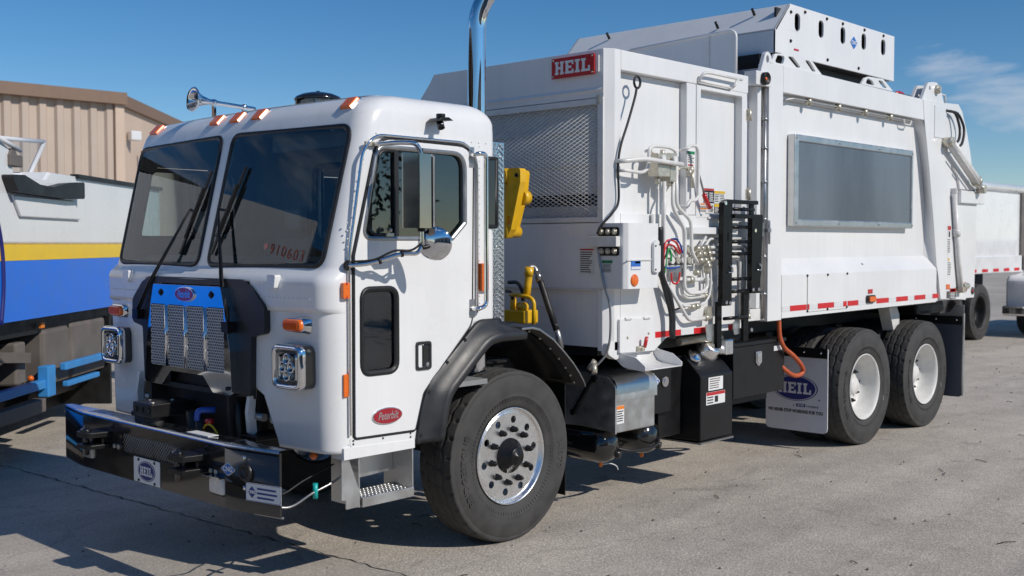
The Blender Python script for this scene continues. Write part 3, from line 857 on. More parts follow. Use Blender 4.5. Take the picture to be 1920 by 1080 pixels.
for nm, x, z, w_, h_ in (('side_marker', -.088, 1.62, .022, .042), ('side_marker', .943, 1.668, .034, .082)):
    o_ = P(nm, MB().plate(rpoly([(x-w_,z-h_),(x+w_,z-h_),(x+w_,z+h_),(x-w_,z+h_)], .012, 3), [], 'y', -W-.026, -W-.0005), 'amber', TRUCK, .010, seg=3)
    P('screws', MB().cyl((x,-W-.028,z+h_*.85),(x,-W-.02,z+h_*.85), .006, 8).cyl((x,-W-.028,z-h_*.85),(x,-W-.02,z-h_*.85), .006, 8), 'red_lens', o_)
P('side_reflector', MB().box(-.098,-.066,-W-.010,-W-.0005,1.056,1.178), 'amber', TRUCK, .003)

# grab handle behind the door
gh = P('grab_handle', MB().tube(bend([(.845,-1.222,2.375),(.845,-1.275,2.39),(.915,-1.275,2.392),(.915,-1.275,1.50),(.845,-1.275,1.485),(.845,-1.222,1.485)], .05, 6), .014, 12), 'chrome', TRUCK)
P('bracket', MB().box(.828,.872,-W-.012,-W-.0005,2.31,2.43), 'grey_steel', gh, .002)
P('bracket', MB().box(.828,.872,-W-.012,-W-.0005,1.43,1.54), 'grey_steel', gh, .002)

# mirror on its tubular arm
ma = P('mirror_arm', MB().tube(bend([(-.065,-1.212,1.752),(-.06,-1.235,1.752),(.02,-1.30,1.762),(.16,-1.40,1.815),(.235,-1.43,1.812),(.262,-1.435,1.85),(.258,-1.435,2.36),(.225,-1.43,2.40),(.17,-1.35,2.405),(.13,-1.25,2.40),(.12,-1.214,2.40)], .045, 6), .0125, 12), 'chrome', TRUCK)
P('cable', MB().tube(curve([(-.06,-1.24,1.772),(.03,-1.315,1.782),(.12,-1.375,1.828),(.20,-1.42,1.832),(.25,-1.45,1.87)], 6), .006, 8), 'hose_black', ma)
P('clamp', MB().cyl((.05,-1.328,1.773),(.062,-1.336,1.778), .018, 12).cyl((.15,-1.392,1.812),(.162,-1.398,1.813), .018, 12).cyl((-.066,-1.214,1.752),(-.066,-1.228,1.752), .028, 16), 'satin_black', ma)
P('hinge_bracket', MB().box(.055,.145,-W-.016,-W-.0005,2.388,2.412).box(.10,.14,-1.245,-W-.012,2.395,2.408), 'fitting', ma, .002)
mh = P('mirror_head', MB().plate(rpoly([(.105,-1.455),(.165,-1.525),(.255,-1.520),(.318,-1.470),(.300,-1.430),(.15,-1.415)], .008, 3), [], 'z', 1.948, 2.338), 'chrome_dark_reflection', TRUCK, .004)
P('mirror_glass', MB().add([(.314,-1.480,1.955),(.304,-1.432,1.955),(.304,-1.432,2.330),(.314,-1.480,2.330)], [(0,1,2,3)]), 'mirror_glass', mh).location = (.006, 0, 0)
P('mirror_back', MB().add([(.262,-1.519,1.956),(.312,-1.480,1.956),(.312,-1.480,2.330),(.262,-1.519,2.330)], [(0,1,2,3)]), 'aluminium', mh).location = (.0022, -.0035, 0)
P('bracket', MB().cyl((.258,-1.435,1.93),(.258,-1.435,1.95), .02, 12), 'satin_black', mh)
P('bracket', MB().cyl((.258,-1.435,2.335),(.258,-1.435,2.37), .012, 10), 'satin_black', mh)
cm = P('convex_mirror', MB().lathe([(.001,-.024),(.03,-.022),(.06,-.015),(.085,-.005),(.092,.0),(.088,.006),(.06,.013),(.03,.017),(.001,.018)], (.335,-1.46,1.866), (.76,.62,.10), 36), 'chrome', TRUCK)
P('mount', MB().tube(curve([(.258,-1.435,1.86),(.27,-1.44,1.845),(.33,-1.45,1.862)], 5), .012, 8), 'satin_black', cm)

# small camera under its cover above the door
cmr = P('side_camera', MB().plate([(.50,2.548),(.62,2.558),(.585,2.575),(.53,2.570)], [], 'y', -W-.10, -W-.0005).cyl((.558,-W-.06,2.572),(.558,-W-.06,2.594), .026, 16), 'satin_black', TRUCK, .002)
P('camera_lens', MB().cyl((.555,-W-.055,2.55),(.55,-W-.075,2.512), .020, 14), 'gloss_black', cmr)

# horn, beacon
def lathe_tilt(prof_, o, ax, n_=32): return MB().lathe(prof_, o, ax, n_)
hx = Vector((-.995, .06, .06)).normalized()
horn = P('air_horn', lathe_tilt([(.001,0),(.014,0),(.015,.03),(.0145,.25),(.018,.33),(.026,.38),(.040,.42),(.062,.445),(.078,.452),(.080,.447),(.076,.440),(.058,.425),(.034,.39),(.02,.34)], (.52,.50,2.765), hx), 'chrome', TRUCK)
for t_ in (.30, .08):
    p = Vector((.52,.50,2.765)) + hx*t_
    P('stand', MB().lathe([(.022,-.012),(.022,.012),(.016,.012),(.016,-.012)], p, hx, 16, closed=True).box(p.x-.008,p.x+.008,p.y-.014,p.y+.014,2.69,p.z-.012), 'chrome', horn)
hc = Vector((.52,.50,2.765)) + hx*.452
P('paper_tag', MB().add([(hc.x-.004,hc.y+.072,hc.z-.025),(hc.x-.004,hc.y-.070,hc.z-.012),(hc.x-.004,hc.y-.048,hc.z-.062),(hc.x-.004,hc.y-.005,hc.z-.080),(hc.x-.004,hc.y+.045,hc.z-.066)], [(0,1,2,3,4)]), 'decal_white', horn)
lettering('WARD', .040, lambda u, v, h: (hc.x-.006-h, hc.y-u, hc.z-.045+v+u*.1), 'decal_black', horn, .0005)
bc = P('beacon', MB().lathe([(.150,0),(.150,.03),(.142,.035),(.142,.04)], (.62,-.06,2.70), (0,0,1), 40), 'satin_black', TRUCK)
P('beacon_dome', MB().lathe([(.142,.03),(.145,.05),(.145,.088)], (.62,-.06,2.70), (0,0,1), 40), 'lamp_glass', bc)
P('beacon_core', MB().lathe([(.105,.03),(.105,.085)], (.62,-.06,2.70), (0,0,1), 8).box(.52,.56,-.13,-.02,2.745,2.78), 'beacon_lens', bc)
P('beacon_cap', MB().lathe([(.150,.084),(.152,.09),(.140,.104),(.10,.122),(.05,.132),(.012,.135),(.012,.142),(.001,.142)], (.62,-.06,2.70), (0,0,1), 40), 'gloss_black', bc)
P('roof_bump', MB().ball((.42,.18,2.705), .04, 12, (1,1.2,.7)), 'satin_black', TRUCK)

# wipers
def wiper(base, tip, b0, b1):
    mb = MB()
    v = Vector(base); t_ = Vector(tip)
    wp = P('wiper', MB().tube([v, v.lerp(t_, .3)+Vector((-.02,0,0)), t_], .0075, 8).tube([v+Vector((0,-.03,0)), v.lerp(t_, .3)+Vector((-.02,-.026,0)), t_], .0055, 8).box(v.x-.02,v.x+.03,v.y-.045,v.y+.02,v.z-.05,v.z+.01), 'satin_black', TRUCK)
    B0, B1 = Vector(b0), Vector(b1)
    P('blade', MB().beam(B0, B1, .016, .012, (1,0,0)).beam(B0.lerp(B1,.2)+Vector((-.012,0,0)), B0.lerp(B1,.8)+Vector((-.016,0,0)), .010, .012, (1,0,0)).tube([t_, B0.lerp(B1,.5)], .008, 6), 'rubber_seal', wp)
def fp(y, z, h=.02): return on_front(y, z, h)
wiper((-.285,.62,1.45), (-.16,-.02+.20,2.075), fp(.25,1.80), fp(.055+.02,2.30))
wiper((-.300,-.42,1.42), (-.16,-.13,2.07), fp(-.10,1.80), fp(-.285,2.31))

# cab interior
it = P('dashboard', MB().plate([(-.05,1.55),(-.12,1.70),(.08,1.80),(.22,1.72),(.30,1.45),(.30,1.0),(-.05,1.0)], [], 'y', -1.14, 1.14), 'interior', TRUCK, .02)
for y in (-.66, .62):
    s_ = P('seat', MB().box(.42,.88,y-.25,y+.25,1.32,1.46).add(*[[(.80,y-.24,1.44),(.80,y+.24,1.44),(.90,y+.19,1.93),(.90,y-.19,1.93),(.92,y-.24,1.44),(.92,y+.24,1.44),(.98,y+.19,1.91),(.98,y-.19,1.91)], [(0,1,2,3),(7,6,5,4),(0,4,5,1),(1,5,6,2),(2,6,7,3),(3,7,4,0)]]), 'interior', TRUCK, .04, seg=3)
    P('headrest', MB().box(.89,.96,y-.11,y+.11,1.95,2.12), 'interior', s_, .035, seg=3)
sw = P('steering_wheel', MB().tube([(.36+.09*math.sin(a), -.62+.22*math.cos(a), 1.74+.20*math.sin(a)) for a in [2*pi*k/28 for k in range(28)]], .016, 8, closed=True), 'rubber_seal', TRUCK)
P('steering_column', MB().cyl((.36,-.62,1.74),(.20,-.62,1.45), .035, 10).beam((.36,-.82,1.74),(.36,-.42,1.74), .03, .02), 'rubber_seal', sw)
P('cab_floor', MB().box(-.10,1.04,-1.16,1.16,1.02,1.05), 'interior', TRUCK)
P('interior_pillar', MB().box(.98,1.03,-.10,.10,1.3,2.6).box(.3,.9,-.10,.10,1.05,1.42), 'interior', TRUCK, .02)
P('sun_visor', MB().box(.10,.13,-1.0,-.30,2.40,2.54), 'interior_grey', TRUCK, .01)
P('clipboard', MB().box(.985,.99,-.20,-.08,2.05,2.28), 'interior_grey', TRUCK)

# ------------------------------------------------------------------ bumper
FL = .80
bp_out = [(-1.00,.4826),(1.00,.4826),(1.00,.81),(-1.00,.81)]
mesh_h = rpoly([(-.296,.638),(.308,.638),(.308,.748),(-.296,.748)], .02, 4)
hole_r = circ(-.958, .69, .046, 24)
fogh = rpoly([(-.648,.538),(-.803,.538),(-.803,.64),(-.648,.64)], .015, 3)
fogl = [(-y, z) for y, z in fogh]
bump = P('bumper', MB().plate([(-FL,.4826),(FL,.4826),(FL,.81),(-FL,.81)], [mesh_h, fogl, [(p[0]+.003 if p[0] < -.8 else p[0], p[1]) for p in fogh]], 'x', -.556, -.546), 'gloss_black', TRUCK, .002)
for sg in (-1, 1):
    a, b = (-.556, sg*FL), (-.488, sg*1.192)
    mb = MB()
    k = 12
    front = [(a[0]+(b[0]-a[0])*(t/k)**1.3, a[1]+(b[1]-a[1])*t/k) for t in range(k+1)]
    lp = []
    for z, dx in ((.4826,0),(.81,0),(.81,.012),(.4826,.012)): lp.append([(x+dx, y, z) for x, y in front])
    lp.append(lp[0]); mb.loft(lp, closed=False, smooth=True)
    mb.add([lp[j][-1] for j in range(4)], [(0,1,2,3)])
    en = P('bumper_end', mb, 'gloss_black', bump)
    mb = MB().loft([[(x-.004, y, .806) for x, y in front],[(x-.001, y, .820) for x, y in front],[(x+.012, y, .824) for x, y in front],[(x+.13*(1-abs(abs(y)-.8)/.6), y, .824) for x, y in front]], closed=False)
    P('bumper_top', mb, 'plate_metal', en)
    P('bumper_lip', MB().tube([(x+.02, y, .478) for x, y in front[6:]], .006, 8), 'grey_steel', en)
P('bumper_flange', MB().loft([[(x, y, z) for y in (-FL, -.4, 0, .4, FL)] for x, z in ((-.560,.806),(-.557,.820),(-.545,.824),(-.42,.824),(-.42,.816))], closed=False), 'plate_metal', bump)
P('bumper_back', MB().box(-.50,-.49,-1.05,1.05,.50,.80), 'chassis', bump)
me_ = MB()
for k in range(-16, 34):
    y0 = -.30+k*.026
    for sg in (-1, 1):
        p0 = [y0 if sg > 0 else y0+.12, .632]; p1 = [y0+.12 if sg > 0 else y0, .752]
        def clip(p, q):
            (ya, za), (yb, zb) = p, q; t0, t1 = 0, 1
            for lo, hi in (((-.30)-ya, (.31)-ya),):
                d = yb-ya
                if d: 
                    a_, b_ = lo/d, hi/d
                    if a_ > b_: a_, b_ = b_, a_
                    t0, t1 = max(t0, a_), min(t1, b_)
            return (t0, t1) if t1 > t0 else None
        c_ = clip(p0, p1)
        if c_:
            q0 = (-.548+.003*sg, p0[0]+(p1[0]-p0[0])*c_[0], p0[1]+(p1[1]-p0[1])*c_[0]); q1 = (-.548+.003*sg, p0[0]+(p1[0]-p0[0])*c_[1], p0[1]+(p1[1]-p0[1])*c_[1])
            me_.tube([q0, q1], .0026, 4)
mo = P('bumper_mesh', me_, 'grey_steel', bump); mo['kind'] = 'stuff'
# front plate with the maker's oval
fp_ = P('front_plate', MB().plate(rpoly([(-.136,.488),(.160,.488),(.160,.632),(-.136,.632)], .008, 3), [], 'x', -.5605, -.5575), 'decal_white', TRUCK, label='white front plate with blue oval emblem')
ov = lambda r_: circ(.012,.560,.098*r_,36,.058*r_)
P('emblem_ring', disc_flat(ov(1.0), lambda u, v, h: (-.5605-h, u, v), .0002, .0012), 'decal_navy', fp_)
P('emblem_gap', disc_flat(ov(.93), lambda u, v, h: (-.5605-h, u, v), .0014, .0020), 'decal_white', fp_)
P('emblem_field', disc_flat(ov(.88), lambda u, v, h: (-.5605-h, u, v), .0022, .0028), 'decal_navy', fp_)
heil(frame_front(-.5635, .012, .560), .140, .052, .0012, 'decal_white', fp_)
for y, z in ((.10,.62),(-.08,.62),(.10,.50),(-.08,.50)): P('plate_bolt', MB().cyl((-.566,y,z),(-.560,y,z), .008, 10), 'satin_black', fp_)
# tow hooks with pins
for y in (.53, -.53):
    th = P('tow_hook', MB().plate(rpoly([(-.70,y-.075),(-.54,y-.095),(-.54,y+.095),(-.70,y+.075)], .03, 4), [], 'z', .712, .742), 'satin_black', TRUCK, .008)
    P('hook_plate', MB().plate(rpoly([(-.70,y-.075),(-.54,y-.095),(-.54,y+.095),(-.70,y+.075)], .03, 4), [], 'z', .645, .668), 'satin_black', th, .008)
    P('hook_pin', MB().cyl((-.655,y+.03,.60),(-.655,y+.03,.765), .019, 16).lathe([(.034,0),(.036,.008),(.030,.016),(.012,.018),(.010,.034),(.001,.034)], (-.655,y+.03,.742), (0,0,1), 18), 'gloss_black', th)
    P('hook_cheek', MB().box(-.60,-.54,y-.065,y-.045,.66,.725), 'satin_black', th, .003)
    P('hook_cheek', MB().box(-.60,-.54,y+.05,y+.07,.66,.725), 'satin_black', th, .003)
    for dy in (-.14, -.19): P('bumper_bolt', MB().cyl((-.566,y+dy,.662),(-.556,y+dy,.662), .013, 10), 'fitting', th)
# fog lamp and its empty twin
for sg in (-1, 1):
    yc = sg*.726
    fg = P('fog_lamp', MB().plate([(yc-.068,.545),(yc+.068,.545),(yc+.068,.634),(yc-.068,.634)], [], 'x', -.548, -.50), 'satin_black', TRUCK, .004, label='clear fog lamp in the bumper' if sg < 0 else 'dark fog lamp behind the tow hook')
    P('fog_lens', MB().loft([[(x_, u, v) for u, v in rpoly([(yc-.066+d,.545+d),(yc+.066-d,.545+d),(yc+.066-d,.634-d),(yc-.066+d,.634-d)], .012, 3)] for x_, d in ((-.546,0),(-.566,.002),(-.572,.012))]).add([(-.572, u, v) for u, v in rpoly([(yc-.054,.557),(yc+.054,.557),(yc+.054,.622),(yc-.054,.622)], .012, 3)], [tuple(range(16))]), 'clear_lens' if sg < 0 else 'grey_steel', fg)
    if sg < 0: P('fog_hood', MB().plate([(-.60,yc-.085),(-.55,yc-.085),(-.55,yc+.085),(-.60,yc+.08)], [], 'z', .640, .646), 'chrome', fg)
# round opening with rubber grommet, bolts and stickers on the bumper end
gx = lambda y: -.556+.068*((abs(y)-FL)/.392)**1.3
gm = P('grommet', MB().lathe([(.030,.004),(.030,-.008),(.046,-.012),(.052,-.004),(.052,.004)], (gx(.958),-.958,.69), (1,0,0), 28), 'rubber_seal', TRUCK)
P('grommet_core', MB().lathe([(.001,.0005),(.032,.0005)], (gx(.958)-.003,-.958,.69), (1,0,0), 24).lathe([(.018,-.006),(.020,-.009),(.022,-.006)], (gx(.958)-.003,-.958,.69), (1,0,0), 20), 'decal_black', gm)
for z in (.766, .608): P('bumper_bolt', MB().lathe([(.012,.004),(.012,-.004),(.007,-.009),(.001,-.010)], (gx(.953),-.953,z), (1,0,0), 12), 'chrome', bump)
def skew(y0, z0):   # frame on the swept bumper end
    sl_ = .068*1.3*((abs(y0)-FL)/.392)**.3/.392 if abs(y0) > FL else 0
    return lambda u, v, h: (gx(y0)+u*sl_-h-.002, y0-u, z0+v)
dm = lambda r_: [(-.064*r_,0),(0,-.035*r_),(.064*r_,0),(0,.035*r_)]
d1 = P('gas_diamond', disc_flat(rpoly([(-.062,.0),(0,-.036),(.062,0),(0,.036)], .008, 3), skew(-.83,.691), 0, .002), 'decal_white', TRUCK, label='blue diamond gas sticker on the bumper')
P('diamond_field', disc_flat(rpoly([(-.056,.0),(0,-.032),(.056,0),(0,.032)], .006, 3), skew(-.83,.691), .0022, .003), 'decal_bright_blue', d1)
lettering('CNG', .036, lambda u, v, h: skew(-.83,.691)(u, v, h+.0032), 'decal_white', d1, .0005, 0, .001, .95)
sk = skew(-1.085,.594)
d2 = sticker_full(sk, .240, .094, TRUCK, bands=[(.02,.98,'decal_blue',.005,.015),(.02,.98,'decal_blue',.985,.995),(.02,.04,'decal_blue',.01,.99),(.96,.98,'decal_blue',.01,.99)], lines=3, ink='decal_blue', name='fuel_label', lx=(.33,.92), lz=(.12,.85))
P('diamond_field', disc_flat([(-.105,0),(-.075,-.030),(-.045,0),(-.075,.030)], sk, .0035, .0045), 'decal_blue', d2)
lettering('CNG', .022, lambda u, v, h: sk(u-.075, v, h+.0047), 'decal_white', d2, .0004, 0, .0005)

# machinery between bumper and grille
pb = P('pump_block', MB().box(-.52,-.24,.02,.24,.86,.94), 'satin_black', TRUCK, .006)
for y in (.06,.13,.20): P('port', MB().cyl((-.528,y,.90),(-.515,y,.90), .016, 12), 'rubber_seal', pb)
for x, y in ((-.49,.06),(-.44,.18),(-.34,.10)): P('bolt_head', MB().cyl((x,y,.938),(x,y,.948), .010, 8), 'fitting', pb)
P('pump_body', MB().cyl((-.44,.13,.62),(-.44,.13,.86), .07, 18).box(-.50,-.40,.16,.26,.70,.86), 'chassis', pb, .004)
P('pump_body', MB().cyl((-.33,-.12,.62),(-.33,-.12,.90), .045, 16).cyl((-.36,-.24,.70),(-.36,-.24,.86), .03, 14), 'chassis', pb)
P('elbow', MB().tube(bend([(-.38,-.24,.86),(-.38,-.24,.92),(-.30,-.30,.92)], .03), .018, 10), 'wire_blue', pb)
P('cap', MB().cyl((-.36,-.30,.86),(-.34,-.33,.86), .018, 12), 'red_lens', pb)
P('loom', MB().tube(curve([(-.34,-.20,.72),(-.36,-.28,.83),(-.36,-.36,.84),(-.34,-.42,.76),(-.30,-.44,.66)], 6), .006, 6), 'decal_yellow', pb)
P('front_hose', MB().tube(curve([(-.16,-.30,1.02),(-.22,-.40,.99),(-.25,-.46,.90),(-.25,-.47,.78),(-.22,-.46,.62)], 6), .022, 10), 'hose_black', TRUCK)
for y in (-.62, .62):
    br = P('cab_bracket', MB().plate(rpoly([(-.24,1.06),(-.20,1.06),(-.215,.94),(-.20,.80),(-.25,.80),(-.262,.93)], .02, 3), [], 'y', y+.05*(1 if y > 0 else 1), y+.08), 'white_part', TRUCK, .004)
    P('bracket_arm', MB().plate(rpoly([(-.14,1.06),(-.02,1.06),(-.05,.86),(-.15,.85)], .03, 3), [circ(-.06,1.0,.022,14)], 'y', y-.02, y+.01), 'white_part', br, .004)
    P('bracket_pin', MB().cyl((-.20,y-.02,.90),(-.20,y+.10,.90), .022, 14).cyl((-.12,y-.05,.90),(-.12,y+.03,.90), .026, 14), 'grey_steel', br)
    P('bracket_foot', MB().box(-.26,-.05,y-.02,y+.14,.77,.80), 'satin_black', br, .006)
P('radiator', MB().box(-.19,-.12,-.56,.56,.70,1.60), 'chassis', TRUCK, .01)
P('manual', MB().box(-.52,-.455,-.58,-.36,.8255,.8285), 'decal_white', TRUCK)
lh = P('air_line', MB().tube(curve([(-.46,-1.02,.52),(-.34,-1.06,.49),(-.22,-1.10,.55),(-.08,-1.12,.60),(.05,-1.10,.66)], 8), .0065, 8), 'grey_steel', TRUCK)
P('air_line', MB().tube(curve([(-.46,-.98,.56),(-.34,-1.0,.55),(-.20,-1.0,.60),(.0,-1.0,.66)], 8), .005, 8), 'hose_black', TRUCK)
P('line_clip', MB().cyl((-.20,-1.10,.52),(-.20,-1.10,.60), .014, 10), 'teal', lh)
P('reflector', MB().ball((-.12,-.98,.72), .022, 10), 'amber', TRUCK)

# ------------------------------------------------------------------ chassis
for y in (-.43, .43):
    fr_ = P('frame_rail', MB().plate([(-.30,.74),(8.45,.74),(8.45,1.03),(-.30,1.03)], [], 'y', y-.012, y+.012).box(-.30,8.45,y-.04,y+.04,1.03,1.045).box(-.30,8.45,y-.04,y+.04,.725,.74), 'chassis', TRUCK)
for x in (-.1, 1.0, 2.4, 3.6, 4.8, 6.7, 8.2): P('cross_member', MB().box(x-.05,x+.05,-.415,.415,.78,1.0), 'chassis', TRUCK)
for x in (1.3, 5.977, 7.341):
    ax_ = P('axle', MB().cyl((x,-.95,.535),(x,.95,.535), .075, 16), 'chassis', TRUCK)
    if x > 2: P('differential', MB().ball((x,0,.56), .24, 18, (1,1,1)).cyl((x-.45,0,.62),(x-.15,0,.58), .08, 14), 'chassis', ax_)
    for y in (-.5, .5):
        P('leaf_spring', MB().tube(curve([(x-.62,y,.82),(x-.3,y,.68),(x,y,.64),(x+.3,y,.68),(x+.62,y,.82)], 6), .045, 8), 'chassis', ax_)
P('drive_shaft', MB().cyl((1.9,0,.80),(5.5,0,.64), .06, 14), 'chassis', TRUCK)
P('engine', MB().box(-.10,1.3,-.36,.36,.62,1.30), 'chassis', TRUCK, .05)
P('transmission', MB().box(1.3,2.1,-.28,.28,.60,1.02), 'chassis', TRUCK, .05)

# ------------------------------------------------------------------ wheels
TR = .545; TW = .157
def tyre_mesh(name, seed, text=None):
    nu = 360; rows = []
    # half profile: (across, radius, tread flag)
    tread = [(-.128+.256*k/40) for k in range(41)]
    side = [(.132,.535),(.1365,.529),(.139,.520),(.1405,.512),(.139,.509),(.1425,.503),(.150,.478),(.1545,.455),(.157,.43),(.1565,.405),(.153,.385),(.1535,.383),(.1535,.376),(.1515,.374),(.145,.352),(.137,.335),(.136,.330),(.130,.318),(.120,.309),(.10,.302)]
    prof_ = [(-a, r_, 0) for a, r_ in side[::-1]] + [(a, TR-.010*(abs(a)/.128)**2.5, 1) for a in tread] + [(a, r_, 0) for a, r_ in side]
    vs_ = []; m = len(prof_)
    for i in range(nu):
        an = 2*pi*i/nu; ca, sa = math.cos(an), math.sin(an)
        ph = (i % 12)/12.0
        zig = .0065*(abs(ph*2-1)*2-1)
        for a, r_, t in prof_:
            rr = r_
            if t:
                for g0, wd in ((-.066,.006),(0,.006),(.066,.006)):
                    if abs(a-g0-zig) < wd: rr -= .011
                if abs(a) < .066 and (i+int(a*40)) % 12 in (0,) : rr -= .006
                if abs(a) > .098 and i % 12 in (5, 6): rr -= .009
            elif .500 < r_ < .53 and i % 12 in (5, 6): rr -= .003
            x, y, z = rr*ca, a, rr*sa
            vs_.append((x, y, max(z, -.5365)))
    fs_ = []
    for i in range(nu):
        j = (i+1) % nu
        for k in range(m-1): fs_.append((i*m+k, j*m+k, j*m+k+1, i*m+k+1))
    mb = MB().add(vs_, fs_, True)
    # ribs on the lower sidewall
    for i in range(96):
        an = 2*pi*i/96
        for r0, r1 in ((.352,.372),):
            c, s_ = math.cos(an), math.sin(an); c2, s2 = math.cos(an+.014), math.sin(an+.014)
            q = [(r0*c,-.1455,r0*s_),(r1*c,-.1520,r1*s_),(r1*c2,-.1520,r1*s2),(r0*c2,-.1455,r0*s2)]
            mb.add(q+[(x, y-.003, z) for x, y, z in q], [(4,5,6,7),(0,1,5,4),(1,2,6,5),(2,3,7,6),(3,0,4,7)])
    for txt, a0, size in (text or ()):
        tv, tf = text_geo(txt, size, .0012, 0, .001, res=2, space=1.1)
        vv = []
        for u, v, h in tv:
            r_ = .440+v; an = a0-u/.440
            vv.append((r_*math.cos(an), -.1562-.0022-h, r_*math.sin(an)))
        mb.add(vv, tf)
    return mb.mesh(name)
tm_front = tyre_mesh('tyre', 1, (('BRIDGESTONE', pi*1.03, .062), ('M870', -.10, .075)))
tm_rear = tm_front
def holes_ring(n_, r_, hr, ph=0): return [circ(r_*math.cos(2*pi*k/n_+ph), r_*math.sin(2*pi*k/n_+ph), hr, 14) for k in range(n_)]
fd_ = MB().plate(circ(0,0,.268,60), [circ(0,0,.112,30)] + holes_ring(10, .228, .0235, .15), 'y', -.112, -.098)
fd_.lathe([(.268,-.105),(.274,-.098),(.280,-.100),(.290,-.118),(.297,-.131),(.303,-.134),(.306,-.130),(.306,-.120),(.298,-.110),(.295,.12)], (0,0,0), (0,1,0), 72)
fm_front = fd_.mesh('wheel')
fd_ = MB().lathe([(.306,-.128),(.307,-.134),(.303,-.138),(.297,-.134),(.288,-.122),(.280,-.10),(.276,-.06),(.266,-.03),(.262,.0),(.240,.035),(.225,.045),(.150,.048),(.110,.048)], (0,0,0), (0,1,0), 72)
fm_rear = fd_.mesh('wheel')
nut_f = MB().lathe([(.021,0),(.021,-.010),(.017,-.012),(.017,-.034),(.010,-.037),(.010,-.046),(.001,-.046)], (0,0,0), (0,1,0), 12).mesh('lug_nut')
nut_r = MB().lathe([(.019,0),(.019,-.030),(.010,-.034),(.010,-.050),(.001,-.050)], (0,0,0), (0,1,0), 10).mesh('lug_nut')
hub_f = MB().lathe([(.112,-.10),(.108,-.125),(.085,-.135),(.082,-.150),(.064,-.160),(.060,-.180),(.052,-.186),(.015,-.186),(.013,-.192),(.001,-.192)], (0,0,0), (0,1,0), 32).mesh('hub')
hub_r = MB().lathe([(.112,.05),(.110,.02),(.085,.0),(.080,-.03),(.072,-.04),(.001,-.04)], (0,0,0), (0,1,0), 32).mesh('hub')
for me_x, mt in ((tm_front,'tyre'),(fm_front,'alloy'),(fm_rear,'white_part'),(nut_f,'satin_black'),(nut_r,'satin_black'),(hub_f,'satin_black'),(hub_r,'white_part')): me_x.materials.append(MATS[mt])
mark_m = MB().box(.350,.358,-.1535,-.1525,-.16,-.12).mesh('tyre_mark'); mark_m.materials.append(MATS['decal_white'])
def wheel(x, y, rot, front, label):
    wm = link('wheel', fm_front if front else fm_rear, None, TRUCK)
    wm.location = (x, y, .5355); wm.rotation_euler = (0, 0, rot); wm['label'] = label
    ty = link('tyre', tm_front, None, wm)
    ty.rotation_euler = (0, 0, 0)
    if y < -1 and not front:
        link('tyre_mark', mark_m, None, wm)
    if y < 0 and (front or abs(y) > 1):
        link('hub', hub_f if front else hub_r, None, wm)
        for k in range(10):
            a = 2*pi*k/10+.15; r_ = .167 if front else .167
            nn = link('lug_nut', nut_f if front else nut_r, None, wm); nn.location = (r_*math.cos(a), -.112 if front else .046, r_*math.sin(a))
    return wm
wheel(1.3, -.985, 0, True, 'polished front wheel with black hub')
wheel(1.3, .985, pi, True, 'front wheel on the far side')
for x, nm in ((5.977, 'forward'), (7.341, 'rearmost')):
    wheel(x, -1.095, 0, False, 'white deep-dish outer wheel of the %s rear axle' % nm)
    wheel(x, -.755, pi, False, 'inner wheel of the %s rear axle' % nm)
    wheel(x, 1.095, pi, False, 'far outer wheel of the %s rear axle' % nm)
    wheel(x, .755, 0, False, 'far inner wheel of the %s rear axle' % nm)

# ------------------------------------------------------------------ stack, plate tower and loader arm behind the cab
ex = P('exhaust_stack', MB().tube(bend([(1.20,-.915,1.0),(1.20,-.915,3.30),(1.27,-1.00,3.48),(1.34,-1.09,3.57)], .16, 8), .057, 28, caps=False), 'chrome', TRUCK)
P('stack_lining', MB().tube(bend([(1.20,-.915,3.0),(1.20,-.915,3.30),(1.27,-1.00,3.48),(1.338,-1.088,3.568)], .16, 8), .053, 24, caps=False), 'decal_black', ex)
tw = P('plate_tower', MB().box(1.125,1.25,-1.105,-.86,1.36,2.49), 'plate_metal', TRUCK, .004)
tb = MB()
for i in range(64):
    for j in range(3):
        z = 1.385+i*.0172; x = 1.145+j*.042+(.021 if i % 2 else 0)
        if x > 1.24: continue
        a = .9 if (i+j) % 2 else -.9
        d = Vector((math.cos(a), 0, math.sin(a)))*.012
        tb.tube([Vector((x,-1.106,z))-d, Vector((x,-1.109,z)), Vector((x,-1.106,z))+d], .0035, 5)
to = P('raised_treads', tb, 'plate_metal', tw); to['kind'] = 'stuff'
# yellow arm: upper crank with two pivot discs and a link
am = P('loader_arm', MB().plate(rpoly([(-.62,2.30),(-.72,2.36),(-.82,2.36),(-.80,2.20),(-.70,1.90),(-.62,1.93)], .03, 3), [], 'x', 1.66, 1.80), 'yellow_paint', TRUCK, .006)
P('arm_link', MB().plate(rpoly([(-.915,2.36),(-.80,2.365),(-.805,2.30),(-.745,1.905),(-.785,1.900),(-.83,1.96),(-.915,2.27)], .022, 4), [rpoly([(-.80,2.05),(-.815,2.05),(-.83,1.99),(-.79,1.99)], .006, 2)], 'x', 1.60, 1.655), 'yellow_paint', am, .006)
P('pivot', MB().cyl((1.58,-.755,2.315),(1.78,-.755,2.315), .052, 24).cyl((1.57,-.755,2.315),(1.58,-.755,2.315), .03, 16), 'yellow_paint', am)
P('pivot', MB().cyl((1.59,-.765,1.945),(1.74,-.765,1.945), .040, 20), 'yellow_paint', am)
P('pivot', MB().cyl((1.66,-.862,2.17),(1.72,-.862,2.17), .05, 20), 'yellow_paint', am)
P('arm_pin', MB().cyl((1.592,-.885,2.315),(1.602,-.885,2.315), .014, 12), 'satin_black', am)
P('arm_strut', MB().beam((1.68,-.60,2.18),(1.68,-.77,2.27), .02, .05), 'satin_black', am)
